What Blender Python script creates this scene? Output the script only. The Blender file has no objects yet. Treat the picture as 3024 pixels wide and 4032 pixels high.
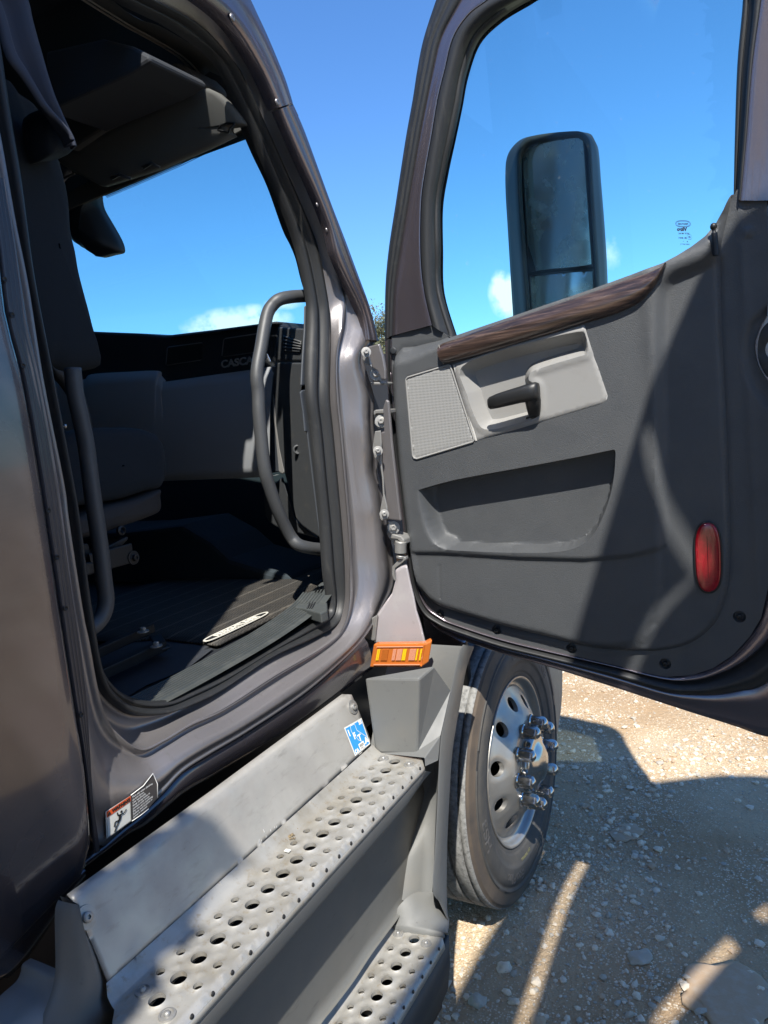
import bpy, bmesh, math, random
import numpy as np
from mathutils import Vector, Matrix
from mathutils.geometry import delaunay_2d_cdt
random.seed(7); rng = np.random.default_rng(7)
sc = bpy.context.scene
COL = sc.collection
# ---------------------------------------------------------------- camera model (metres; x = right of truck, y = forward, z = up)
FPX, CX, CY = 2870.98, 1512.0, 2016.0
CAM = np.array([0.0, 0.0, 1.815])
def rotm(yaw, pitch, roll):
    f = np.array([math.sin(yaw)*math.cos(pitch), math.cos(yaw)*math.cos(pitch), math.sin(pitch)])
    r = np.array([math.cos(yaw), -math.sin(yaw), 0.0]); d = np.cross(f, r)
    c, s = math.cos(roll), math.sin(roll)
    return np.array([c*r+s*d, -s*r+c*d, f])
RM = rotm(-0.517132, -0.131717, 0.115943)
def ray(u, v): return RM.T @ np.array([(u-CX)/FPX, (v-CY)/FPX, 1.0])
def onp(u, v, n, p0):
    r = ray(u, v); n = np.array(n, float); t = (n @ (np.array(p0, float)-CAM))/(n @ r)
    return CAM + t*r
def PX(u, v, x): return onp(u, v, (1, 0, 0), (x, 0, 0))
def PY(u, v, y): return onp(u, v, (0, 1, 0), (0, y, 0))
def PZ(u, v, z): return onp(u, v, (0, 0, 1), (0, 0, z))
def PV(u, v, a, b):          # vertical plane through plan points a and b
    return onp(u, v, (b[1]-a[1], -(b[0]-a[0]), 0), (a[0], a[1], 0))
def crop(ox, oy, s): return lambda pts: [(ox+p[0]/s, oy+p[1]/s) for p in pts]
# ---------------------------------------------------------------- objects
def tag(o, label=None, cat=None, group=None, kind=None):
    if label: o['label'] = label
    if cat: o['category'] = cat
    if group: o['group'] = group
    if kind: o['kind'] = kind
    return o
def wloc(p):
    v = Vector((0, 0, 0))
    while p: v += p.location; p = p.parent
    return v
def empty(name, loc=(0, 0, 0)):
    o = bpy.data.objects.new(name, None); COL.objects.link(o); o.location = loc; o.empty_display_size = .1
    return o
def obj(name, verts, faces, mat, parent=None, smooth=True, autos=None, solid=0.0, off=-1, bevel=0.0, midx=None):
    me = bpy.data.meshes.new(name)
    me.from_pydata([tuple(map(float, v)) for v in verts], [], [tuple(int(i) for i in f) for f in faces])
    mats = mat if isinstance(mat, (list, tuple)) else [mat]
    for m in mats: me.materials.append(m)
    if midx is not None: me.polygons.foreach_set('material_index', midx)
    me.polygons.foreach_set('use_smooth', [smooth]*len(me.polygons))
    me.update()
    o = bpy.data.objects.new(name, me); COL.objects.link(o)
    if parent:
        o.parent = parent; o.location = -wloc(parent)
    if solid:
        m = o.modifiers.new('solid', 'SOLIDIFY'); m.thickness = solid; m.offset = off
    if bevel:
        m = o.modifiers.new('bevel', 'BEVEL'); m.width = bevel; m.segments = 2; m.limit_method = 'ANGLE'; m.angle_limit = math.radians(35)
    if autos:
        bm = bmesh.new(); bm.from_mesh(me)
        for e in bm.edges:
            if len(e.link_faces) == 2 and e.calc_face_angle(0) > math.radians(autos): e.smooth = False
        bm.to_mesh(me); bm.free()
    return o
class MB:
    def __init__(s): s.v = []; s.f = []; s.m = []
    def add(s, v, f, m=0):
        b = len(s.v); s.v += [tuple(map(float, p)) for p in v]; s.f += [tuple(i+b for i in q) for q in f]; s.m += [m]*len(f); return s
    def build(s, name, mat, parent=None, **k):
        return obj(name, s.v, s.f, mat, parent, midx=s.m if isinstance(mat, (list, tuple)) else None, **k)
def box(c, d, R=None):
    c = np.array(c, float); d = np.array(d, float)/2
    P = [np.array([sx, sy, sz])*d for sx in (-1, 1) for sy in (-1, 1) for sz in (-1, 1)]
    if R is not None: P = [R @ p for p in P]
    return [c+p for p in P], [(0, 1, 3, 2), (4, 6, 7, 5), (0, 4, 5, 1), (2, 3, 7, 6), (0, 2, 6, 4), (1, 5, 7, 3)]
def cat(pts, n=6, closed=False):          # catmull rom through the points
    P = [np.array(p, float) for p in pts]; L = len(P); out = []
    seg = L if closed else L-1
    for i in range(seg):
        g = lambda k: P[k % L] if closed else P[min(max(k, 0), L-1)]
        a, b, c, d = g(i-1), g(i), g(i+1), g(i+2)
        for k in range(n):
            t = k/n
            out.append(.5*((2*b)+(-a+c)*t+(2*a-5*b+4*c-d)*t*t+(-a+3*b-3*c+d)*t**3))
    if not closed: out.append(P[-1])
    return out
def grid_faces(nr, nc, closed=False):
    F = []
    for r in range(nr-1):
        for c in range(nc if closed else nc-1):
            F.append((r*nc+c, r*nc+(c+1) % nc, (r+1)*nc+(c+1) % nc, (r+1)*nc+c))
    return F
def loft(rows, closed=False):
    n = len(rows[0]); V = [p for r in rows for p in r]
    return V, grid_faces(len(rows), n, closed)
def tube(pts, r, n=12, cap=True, rr=None):
    P = [np.array(p, float) for p in pts]; V = []; F = []
    up = np.array([0, 0, 1.0]); prev = None
    for i, p in enumerate(P):
        t = P[min(i+1, len(P)-1)]-P[max(i-1, 0)]; t /= np.linalg.norm(t)+1e-12
        if prev is None:
            a = np.cross(t, up)
            if np.linalg.norm(a) < .1: a = np.cross(t, [1, 0, 0])
        else: a = prev-t*(prev @ t)
        a /= np.linalg.norm(a); b = np.cross(t, a); prev = a
        R = rr[i] if rr is not None else r
        for k in range(n):
            w = 2*math.pi*k/n; V.append(p+R*(math.cos(w)*a+math.sin(w)*b))
    F = grid_faces(len(P), n, True)
    if cap: F += [tuple(range(n))[::-1], tuple(range((len(P)-1)*n, len(P)*n))]
    return V, F
def frame_of(ax):
    ax = np.array(ax, float); ax /= np.linalg.norm(ax)
    a = np.cross(ax, [0, 0, 1.0])
    if np.linalg.norm(a) < .1: a = np.cross(ax, [1.0, 0, 0])
    a /= np.linalg.norm(a); return ax, a, np.cross(ax, a)
def revolve(c, ax, prof, n=48, cap=False):         # prof: (radius, distance along axis)
    ax, a, b = frame_of(ax); c = np.array(c, float); rows = []
    for r, h in prof:
        rows.append([c+ax*h+r*(math.cos(2*math.pi*k/n)*a+math.sin(2*math.pi*k/n)*b) for k in range(n)])
    V, F = loft(rows, True)
    if cap: F.append(tuple(range((len(prof)-1)*n, len(prof)*n)))
    return V, F
def bolt(mb, c, ax, r=.009, m=0, washer=True):
    ax = np.array(ax, float); ax /= np.linalg.norm(ax); c = np.array(c, float)
    if washer: mb.add(*revolve(c, ax, [(r*1.9, 0), (r*1.9, .0025), (r*1.2, .003)], 20, True), m)
    mb.add(*revolve(c, ax, [(r*1.15, .002), (r*1.15, .004), (r, .0045), (r, .011), (r*.8, .0125), (r*.45, .0125), (r*.4, .010)], 6, True), m)
def screw(mb, c, ax, r=.008, m=0):
    ax = np.array(ax, float); ax /= np.linalg.norm(ax)
    mb.add(*revolve(c, ax, [(r, 0), (r, .002), (r*.75, .0045), (r*.35, .005), (r*.33, .002)], 20, True), m)
# ---- planar relief meshes
def pip(P, poly):
    x, y = P[:, 0], P[:, 1]; ins = np.zeros(len(P), bool); q = np.array(poly); n = len(q); j = n-1
    for i in range(n):
        xi, yi = q[i]; xj, yj = q[j]
        c = ((yi > y) != (yj > y)) & (x < (xj-xi)*(y-yi)/((yj-yi)+1e-15)+xi)
        ins ^= c; j = i
    return ins
def udist(P, poly, closed=True):
    q = np.array(poly, float); n = len(q); D = np.full(len(P), 1e9)
    for i in range(n if closed else n-1):
        a = q[i]; b = q[(i+1) % n]; ab = b-a; L = ab @ ab+1e-15
        t = np.clip(((P-a) @ ab)/L, 0, 1); d = np.hypot(*(P-(a+t[:, None]*ab)).T)
        D = np.minimum(D, d)
    return D
def sdist(P, poly): return np.where(pip(P, poly), 1, -1)*udist(P, poly)
def sstep(a, b, x):
    t = np.clip((x-a)/(b-a), 0, 1); return t*t*(3-2*t)
def resamp(poly, step, closed=True):
    out = []; n = len(poly)
    for i in range(n if closed else n-1):
        a = np.array(poly[i], float); b = np.array(poly[(i+1) % n], float); k = max(1, int(math.ceil(np.linalg.norm(b-a)/step)))
        out += [a+(b-a)*t/k for t in range(k)]
    if not closed: out.append(np.array(poly[-1], float))
    return out
def relief(outline, step, hf, to3, holes=(), feats=(), fstep=None):
    """triangulated sheet inside outline (2-D metres), height hf(P), mapped by to3(P,h)"""
    o = resamp(outline, step); pts = [tuple(p) for p in o]; E = [(i, (i+1) % len(o)) for i in range(len(o))]
    loops = [o]
    for h in holes:
        b = len(pts); pts += [tuple(p) for p in h]; E += [(b+i, b+(i+1) % len(h)) for i in range(len(h))]; loops.append(h)
    for f in feats:
        f = resamp(f, fstep or step*.7); b = len(pts); pts += [tuple(p) for p in f]; E += [(b+i, b+(i+1) % len(f)) for i in range(len(f))]; loops.append(f)
    A = np.array(o); x0, y0 = A.min(0); x1, y1 = A.max(0)
    gx = np.arange(x0+step/2, x1, step); gy = np.arange(y0+step/2, y1, step*.87)
    G = np.array([(x+(step/2 if j % 2 else 0), y) for j, y in enumerate(gy) for x in gx])
    if len(G):
        G = G[pip(G, A)]
        # thin out near constraint points with a hash
        cell = step*.6; bad = set()
        for p in pts:
            ci, cj = int(math.floor(p[0]/cell)), int(math.floor(p[1]/cell))
            for a in (-1, 0, 1):
                for b in (-1, 0, 1): bad.add((ci+a, cj+b))
        G = [g for g in G if (int(math.floor(g[0]/cell)), int(math.floor(g[1]/cell))) not in bad]
    pts += [tuple(g) for g in G]
    r = delaunay_2d_cdt([Vector(p) for p in pts], E, [], 0, 1e-6)
    V = np.array([tuple(v) for v in r[0]]); T = [tuple(f) for f in r[2]]
    Tn = np.array(T); Cn = V[Tn].mean(1); keep = pip(Cn, A)
    for h in holes: keep &= ~pip(Cn, np.array(h))
    Tn = Tn[keep]; a, b, c = V[Tn[:, 0]], V[Tn[:, 1]], V[Tn[:, 2]]
    ar = (b[:, 0]-a[:, 0])*(c[:, 1]-a[:, 1])-(b[:, 1]-a[:, 1])*(c[:, 0]-a[:, 0])
    Tn[ar < 0] = Tn[ar < 0][:, ::-1]
    used = np.unique(Tn); mp = -np.ones(len(V), int); mp[used] = np.arange(len(used)); V = V[used]; Tn = mp[Tn]
    H = hf(V); return [to3(p, h) for p, h in zip(V, H)], [tuple(t) for t in Tn]
def inset(poly, d):
    P = np.array(poly, float); n = len(P); A = sum(P[i][0]*P[(i+1) % n][1]-P[(i+1) % n][0]*P[i][1] for i in range(n)); s = 1 if A > 0 else -1; o = []
    dv = d if hasattr(d, '__len__') else [d]*n
    for i in range(n):
        a = P[i]-P[i-1]; b = P[(i+1) % n]-P[i]; t = a/(np.linalg.norm(a)+1e-9)+b/(np.linalg.norm(b)+1e-9); t /= np.linalg.norm(t)+1e-9; o.append(P[i]+s*dv[i]*np.array([-t[1], t[0]]))
    return [tuple(p) for p in o]
def circ(c, r, n=16, ry=None, ph=0):
    ry = r if ry is None else ry
    return [(c[0]+r*math.cos(ph+2*math.pi*k/n), c[1]+ry*math.sin(ph+2*math.pi*k/n)) for k in range(n)]
def prism(pts_front, vec):       # closed 3-D outline extruded along vec
    n = len(pts_front); A = [np.array(p, float) for p in pts_front]; B = [p+np.array(vec, float) for p in A]
    return A+B, [tuple(range(n)), tuple(range(2*n-1, n-1, -1))]+[(i, i+n, (i+1) % n+n, (i+1) % n) for i in range(n)]
def text_obj(name, body, mat, parent, org, xd, yd, size, ext=.0006, align='CENTER', warp=None, sx=1.0, bold=0.0, shear=0.0):
    cu = bpy.data.curves.new(name, 'FONT'); cu.body = body; cu.size = size; cu.extrude = ext; cu.align_x = align; cu.align_y = 'CENTER'; cu.offset = bold; cu.shear = shear
    t = bpy.data.objects.new(name, cu); COL.objects.link(t)
    dg = bpy.context.evaluated_depsgraph_get(); me = bpy.data.meshes.new_from_object(t.evaluated_get(dg))
    bpy.data.objects.remove(t)
    xd = np.array(xd, float); yd = np.array(yd, float); xd /= np.linalg.norm(xd); yd /= np.linalg.norm(yd); zd = np.cross(xd, yd); org = np.array(org, float)
    V = []
    for v in me.vertices:
        x, y, z = v.co; x *= sx
        V.append(warp(x, y, z) if warp else org+xd*x+yd*y+zd*z)
    F = [tuple(p.vertices) for p in me.polygons]
    return V, F
# ---------------------------------------------------------------- materials
def mat(name, base=(.5, .5, .5), rough=.5, metal=0.0, bump=None, var=None, coat=0.0, spec=None, extra=None, tr=0.0, rvar=None):
    """bump: list of (kind, scale, strength, distance); var: (scale, colour2, lo, hi) noise mix; rvar: (scale, amount)"""
    m = bpy.data.materials.new(name); m.use_nodes = True; nt = m.node_tree; N = nt.nodes; L = nt.links
    b = N['Principled BSDF']; b.inputs['Base Color'].default_value = (*base, 1); b.inputs['Roughness'].default_value = rough
    b.inputs['Metallic'].default_value = metal
    if coat: b.inputs['Coat Weight'].default_value = coat; b.inputs['Coat Roughness'].default_value = .06
    if spec is not None: b.inputs['Specular IOR Level'].default_value = spec
    if tr: b.inputs['Transmission Weight'].default_value = tr
    tc = N.new('ShaderNodeTexCoord'); co = tc.outputs['Object']
    col = None
    if var:
        vs = var if isinstance(var, list) else [var]
        prev = None
        for sc_, c2, lo, hi in vs:
            if isinstance(sc_, tuple):
                mp = N.new('ShaderNodeMapping'); mp.inputs['Scale'].default_value = sc_; L.new(co, mp.inputs[0]); src = mp.outputs[0]; s_ = 1.0
            else: src = co; s_ = sc_
            n = N.new('ShaderNodeTexNoise'); n.inputs['Scale'].default_value = s_; n.inputs['Detail'].default_value = 8; n.inputs['Roughness'].default_value = .65; L.new(src, n.inputs['Vector'])
            r = N.new('ShaderNodeMapRange'); r.inputs[1].default_value = lo; r.inputs[2].default_value = hi; L.new(n.outputs[0], r.inputs[0])
            x = N.new('ShaderNodeMix'); x.data_type = 'RGBA'; L.new(r.outputs[0], x.inputs[0])
            if prev is None: x.inputs[6].default_value = (*base, 1)
            else: L.new(prev, x.inputs[6])
            x.inputs[7].default_value = (*c2, 1); prev = x.outputs[2]
        L.new(prev, b.inputs['Base Color']); col = prev
    if rvar:
        n = N.new('ShaderNodeTexNoise'); n.inputs['Scale'].default_value = rvar[0]; n.inputs['Detail'].default_value = 6; L.new(co, n.inputs['Vector'])
        r = N.new('ShaderNodeMapRange'); r.inputs[1].default_value = .35; r.inputs[2].default_value = .65; r.inputs[3].default_value = rough-rvar[1]; r.inputs[4].default_value = rough+rvar[1]
        L.new(n.outputs[0], r.inputs[0]); L.new(r.outputs[0], b.inputs['Roughness'])
    pn = None
    for k, s, st, d in (bump or []):
        if k == 'noise': t = N.new('ShaderNodeTexNoise'); t.inputs['Detail'].default_value = 5; o = t.outputs[0]
        elif k == 'vor': t = N.new('ShaderNodeTexVoronoi'); t.feature = 'DISTANCE_TO_EDGE'; o = t.outputs['Distance']
        elif k == 'cell': t = N.new('ShaderNodeTexVoronoi'); t.feature = 'F1'; o = t.outputs['Distance']
        elif k == 'wave': t = N.new('ShaderNodeTexWave'); o = t.outputs[0]
        t.inputs['Scale'].default_value = s; L.new(co, t.inputs['Vector'])
        bp = N.new('ShaderNodeBump'); bp.inputs['Strength'].default_value = st; bp.inputs['Distance'].default_value = d
        if k == 'vor':
            r = N.new('ShaderNodeMapRange'); r.inputs[1].default_value = 0; r.inputs[2].default_value = .12; L.new(o, r.inputs[0]); o = r.outputs[0]
        L.new(o, bp.inputs['Height'])
        if pn: L.new(pn, bp.inputs['Normal'])
        pn = bp.outputs[0]
    if pn: L.new(pn, b.inputs['Normal'])
    if extra: extra(m, N, L, b, co, col)
    return m
def paint_extra(m, N, L, b, co, col):
    v = N.new('ShaderNodeTexVoronoi'); v.inputs['Scale'].default_value = 1500; L.new(co, v.inputs['Vector'])
    mx = N.new('ShaderNodeMix'); mx.data_type = 'VECTOR'; mx.inputs[0].default_value = .13
    g = N.new('ShaderNodeNewGeometry'); sub = N.new('ShaderNodeVectorMath'); sub.operation = 'SUBTRACT'; sub.inputs[1].default_value = (.5, .5, .5)
    L.new(v.outputs['Color'], sub.inputs[0]); L.new(g.outputs['Normal'], mx.inputs[4]); L.new(sub.outputs[0], mx.inputs[5])
    nm = N.new('ShaderNodeVectorMath'); nm.operation = 'NORMALIZE'; L.new(mx.outputs[1], nm.inputs[0]); L.new(nm.outputs[0], b.inputs['Normal'])
PAINT = mat('body_paint', (.155, .135, .155), .27, .75, var=[(3.0, (.175, .15, .155), .45, .8), (26.0, (.15, .135, .12), .62, .9)], coat=.7, extra=paint_extra, rvar=None)
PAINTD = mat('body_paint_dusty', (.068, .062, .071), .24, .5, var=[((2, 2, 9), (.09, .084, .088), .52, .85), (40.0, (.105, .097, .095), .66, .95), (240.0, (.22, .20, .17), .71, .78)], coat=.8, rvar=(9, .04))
JAMB = mat('jamb_paint_satin', (.228, .215, .217), .38, .6, var=[((60, 60, 4), (.16, .14, .125), .58, .9), (240.0, (.42, .40, .36), .70, .78)], coat=.25, extra=paint_extra)
RUB = mat('weatherstrip_rubber', (.018, .019, .02), .5, bump=[('noise', 180, .12, .001)], var=[((60, 60, 3), (.05, .048, .042), .55, .85), (30.0, (.05, .05, .045), .6, .9), (260.0, (.20, .19, .165), .69, .77)])
RUBB = mat('black_rubber', (.011, .012, .013), .45, var=(40.0, (.03, .03, .028), .6, .9))
TRIM = mat('door_trim_plastic', (.066, .070, .074), .50, bump=[('vor', 230, .35, .0010), ('noise', 60, .05, .001)], var=[(9.0, (.052, .056, .062), .5, .85), ((35, 35, 35), (.075, .08, .082), .66, .9), ((25, 25, 160), (.10, .10, .10), .69, .78), (230.0, (.17, .165, .15), .715, .78)], rvar=(14, .07))
TRIMS = mat('pocket_plastic', (.034, .038, .041), .6, bump=[('noise', 700, .1, .0006)], var=[(14.0, (.05, .053, .053), .55, .85)])
DARKP = mat('interior_plastic', (.020, .023, .027), .6, bump=[('noise', 500, .12, .0005)])
GREYP = mat('dash_plastic', (.045, .052, .062), .6, bump=[('noise', 400, .08, .0005)])
LGREY = mat('light_grey_insert', (.26, .257, .247), .55, bump=[('vor', 360, .25, .0005)], var=[(20.0, (.23, .222, .208), .55, .9)])
GRILLE = None
BLACKG = mat('gloss_black_plastic', (.012, .0125, .013), .45, bump=[('noise', 700, .05, .0004)])
FAIR = mat('fairing_plastic', (.135, .138, .134), .55, bump=[('noise', 420, .16, .0006)], var=[(7.0, (.16, .155, .14), .5, .85), ((30, 30, 3), (.2, .19, .165), .66, .9), (60.0, (.06, .062, .06), .62, .85)], rvar=(12, .1))
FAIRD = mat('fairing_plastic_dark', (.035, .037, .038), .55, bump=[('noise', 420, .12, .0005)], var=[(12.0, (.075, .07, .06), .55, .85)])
ALU = mat('brushed_aluminium', (.42, .405, .37), .45, .35, bump=[('noise', 300, .06, .0005)], var=[(5.0, (.33, .315, .29), .42, .7), ((14, 14, 60), (.27, .255, .225), .56, .8), (120.0, (.20, .18, .15), .66, .76)], rvar=(18, .12))
ALUT = mat('tread_aluminium', (.40, .39, .36), .45, .45, bump=[('noise', 260, .08, .0006)], var=[(9.0, (.30, .275, .225), .46, .72), (60.0, (.27, .22, .15), .56, .76), (230.0, (.18, .15, .11), .66, .78)], rvar=(25, .12))
STEEL = mat('zinc_steel', (.34, .335, .32), .5, .6, bump=[('noise', 200, .1, .0006)], var=[(40.0, (.28, .25, .2), .55, .85)])
STEELB = mat('black_steel', (.009, .010, .012), .45, .2, var=[(50.0, (.06, .055, .05), .6, .9)])
CHROME = mat('chrome', (.44, .435, .42), .18, 1.0, var=[(60.0, (.5, .46, .4), .6, .9)], rvar=(40, .05))
RIM = mat('polished_aluminium_rim', (.33, .32, .30), .38, .7, var=[(12.0, (.42, .39, .35), .5, .85), (80.0, (.35, .30, .24), .62, .9)], rvar=(16, .1))
HANDLE = mat('textured_black_tube', (.055, .058, .062), .5, .1, bump=[('noise', 900, .3, .0006)], var=[(20.0, (.085, .088, .088), .55, .85)])
TYRE = mat('tyre_rubber', (.048, .047, .045), .75, bump=[('noise', 130, .25, .0015)], var=[(14.0, (.075, .068, .058), .42, .72)])
TYRET = mat('tyre_tread_dusty', (.25, .25, .24), .85, bump=[('noise', 200, .6, .002), ('noise', 60, .5, .002)], var=[(70.0, (.09, .09, .088), .45, .7), (12.0, (.12, .12, .115), .5, .8)])
TYRES = mat('tyre_shoulder_brown', (.105, .08, .058), .8, bump=[('noise', 220, .2, .001)], var=[(8.0, (.06, .05, .042), .4, .7)])
CLOTH = mat('seat_fabric', (.007, .011, .016), .95, bump=[('noise', 900, .5, .001)], var=[((300, 300, 300), (.014, .02, .026), .55, .8)])
CURT = mat('curtain_fabric', (.045, .052, .075), .9, bump=[('noise', 700, .3, .0008)])
TAUPE = mat('seat_base_cover', (.02, .018, .018), .75)
BELT = mat('belt_webbing', (.012, .014, .018), .6, bump=[('wave', 300, .3, .0004)])
RED = mat('red_reflector', (.26, .001, .008), .2, var=[(60.0, (.5, .01, .03), .5, .8)], coat=.6, bump=[('cell', 420, .25, .0006)])
WHITE = mat('white_print', (.72, .72, .70), .5)
INK = mat('black_print', (.015, .015, .015), .5)
ORANGE = mat('orange_print', (.62, .09, .02), .5)
BLUE = mat('blue_print', (.03, .26, .62), .4)
STICK = mat('sticker_white', (.62, .62, .58), .35, var=[(60.0, (.5, .49, .44), .5, .8)])
STICKD = mat('sticker_dark', (.06, .055, .055), .35)
HEAD = mat('headliner', (.085, .087, .083), .8, bump=[('noise', 500, .1, .0006)])
HEADL = mat('headliner_seam', (.17, .16, .15), .5)
ROOFD = mat('cab_roof_inside', (.03, .034, .042), .8)
NEIGH = mat('white_truck_paint', (.66, .63, .57), .35, coat=.4, var=(3.0, (.6, .58, .54), .5, .9))
def amber():
    m = mat('amber_lens', (.50, .14, .025), .10, coat=.5)
    return m
AMBER = amber()
AMB2 = mat('amber_lens_yellow', (.95, .62, .02), .12, coat=.5)
AMB3 = mat('amber_lens_pale', (.75, .33, .20), .15, coat=.5)
def glass(name, tint, refl=.07, rough=.0, dirt=None):
    m = bpy.data.materials.new(name); m.use_nodes = True; nt = m.node_tree; N = nt.nodes; L = nt.links; N.clear()
    o = N.new('ShaderNodeOutputMaterial'); t = N.new('ShaderNodeBsdfTransparent'); t.inputs[0].default_value = (*tint, 1)
    g = N.new('ShaderNodeBsdfGlossy'); g.inputs['Roughness'].default_value = rough; g.inputs[0].default_value = (1, 1, 1, 1)
    f = N.new('ShaderNodeFresnel'); f.inputs[0].default_value = 1.5
    ml = N.new('ShaderNodeMath'); ml.operation = 'MULTIPLY'; ml.inputs[1].default_value = refl/.04; L.new(f.outputs[0], ml.inputs[0]); ml.use_clamp = True
    x = N.new('ShaderNodeMixShader'); L.new(ml.outputs[0], x.inputs[0]); L.new(t.outputs[0], x.inputs[1]); L.new(g.outputs[0], x.inputs[2]); last = x.outputs[0]
    if dirt:
        tc = N.new('ShaderNodeTexCoord'); n = N.new('ShaderNodeTexNoise'); n.inputs['Scale'].default_value = dirt[0]; n.inputs['Detail'].default_value = 6; L.new(tc.outputs['Object'], n.inputs['Vector'])
        r = N.new('ShaderNodeMapRange'); r.inputs[1].default_value = dirt[1]; r.inputs[2].default_value = dirt[2]; r.inputs[4].default_value = dirt[3]; L.new(n.outputs[0], r.inputs[0])
        d = N.new('ShaderNodeBsdfDiffuse'); d.inputs[0].default_value = (.6, .6, .55, 1); y = N.new('ShaderNodeMixShader'); L.new(r.outputs[0], y.inputs[0]); L.new(last, y.inputs[1]); L.new(d.outputs[0], y.inputs[2]); last = y.outputs[0]
    L.new(last, o.inputs[0]); return m
GLD = glass('tinted_door_glass', (.66, .90, .90), .035, dirt=(60, .70, .85, .18))
GLW = glass('windscreen_glass', (.80, .95, .95), .006, dirt=(90, .74, .82, .25))
def mirror_mat():
    def ex(m, N, L, b, co, col):
        v = N.new('ShaderNodeTexVoronoi'); v.inputs['Scale'].default_value = 190; L.new(co, v.inputs['Vector'])
        n = N.new('ShaderNodeTexNoise'); n.inputs['Scale'].default_value = 16; n.inputs['Detail'].default_value = 4; L.new(co, n.inputs['Vector'])
        r = N.new('ShaderNodeMapRange'); r.inputs[1].default_value = .16; r.inputs[2].default_value = .08; L.new(v.outputs['Distance'], r.inputs[0])
        r2 = N.new('ShaderNodeMapRange'); r2.inputs[1].default_value = .48; r2.inputs[2].default_value = .66; L.new(n.outputs[0], r2.inputs[0])
        mu = N.new('ShaderNodeMath'); mu.operation = 'MULTIPLY'; L.new(r.outputs[0], mu.inputs[0]); L.new(r2.outputs[0], mu.inputs[1])
        ad = N.new('ShaderNodeMath'); ad.operation = 'MULTIPLY_ADD'; ad.inputs[1].default_value = .16; L.new(r2.outputs[0], ad.inputs[0]); pl_ = N.new('ShaderNodeMath'); pl_.operation = 'ADD'; pl_.inputs[1].default_value = .20; L.new(mu.outputs[0], pl_.inputs[0]); L.new(pl_.outputs[0], ad.inputs[2]); ad.use_clamp = True
        x = N.new('ShaderNodeMix'); x.data_type = 'FLOAT'; x.inputs[2].default_value = 1.0; x.inputs[3].default_value = .0; L.new(ad.outputs[0], x.inputs[0]); L.new(x.outputs[0], b.inputs['Metallic'])
        c = N.new('ShaderNodeMix'); c.data_type = 'RGBA'; c.inputs[6].default_value = (.62, .70, .70, 1); c.inputs[7].default_value = (.42, .41, .37, 1); L.new(ad.outputs[0], c.inputs[0]); L.new(c.outputs[2], b.inputs['Base Color'])
        q = N.new('ShaderNodeMath'); q.operation = 'MULTIPLY_ADD'; q.inputs[1].default_value = .5; q.inputs[2].default_value = .03; L.new(ad.outputs[0], q.inputs[0]); L.new(q.outputs[0], b.inputs['Roughness'])
    return mat('mirror_glass', (.6, .7, .7), .03, 1.0, extra=ex)
MIRR = mirror_mat()
def wood():
    def ex(m, N, L, b, co, col):
        mp = N.new('ShaderNodeMapping'); mp.inputs['Rotation'].default_value = (0, math.radians(12), 0); mp.inputs['Scale'].default_value = (2.2, 60, 85); L.new(co, mp.inputs[0])
        n = N.new('ShaderNodeTexNoise'); n.inputs['Scale'].default_value = 1.6; n.inputs['Detail'].default_value = 9; n.inputs['Roughness'].default_value = .7; L.new(mp.outputs[0], n.inputs['Vector'])
        cr = N.new('ShaderNodeValToRGB'); cr.color_ramp.elements[0].position = .36; cr.color_ramp.elements[0].color = (.014, .010, .009, 1); cr.color_ramp.elements[1].position = .66; cr.color_ramp.elements[1].color = (.12, .078, .058, 1)
        e = cr.color_ramp.elements.new(.5); e.color = (.045, .028, .022, 1)
        L.new(n.outputs[0], cr.inputs[0]); L.new(cr.outputs[0], b.inputs['Base Color'])
    return mat('walnut_trim', (.1, .05, .03), .28, coat=.5, extra=ex)
WOOD = wood()
# ================================================================= the truck
TR = empty('semi_truck', (-2.15, 2.4, 0))
tag(TR, 'dark purple grey semi truck with its passenger door wide open and perforated metal steps', 'truck')
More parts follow.
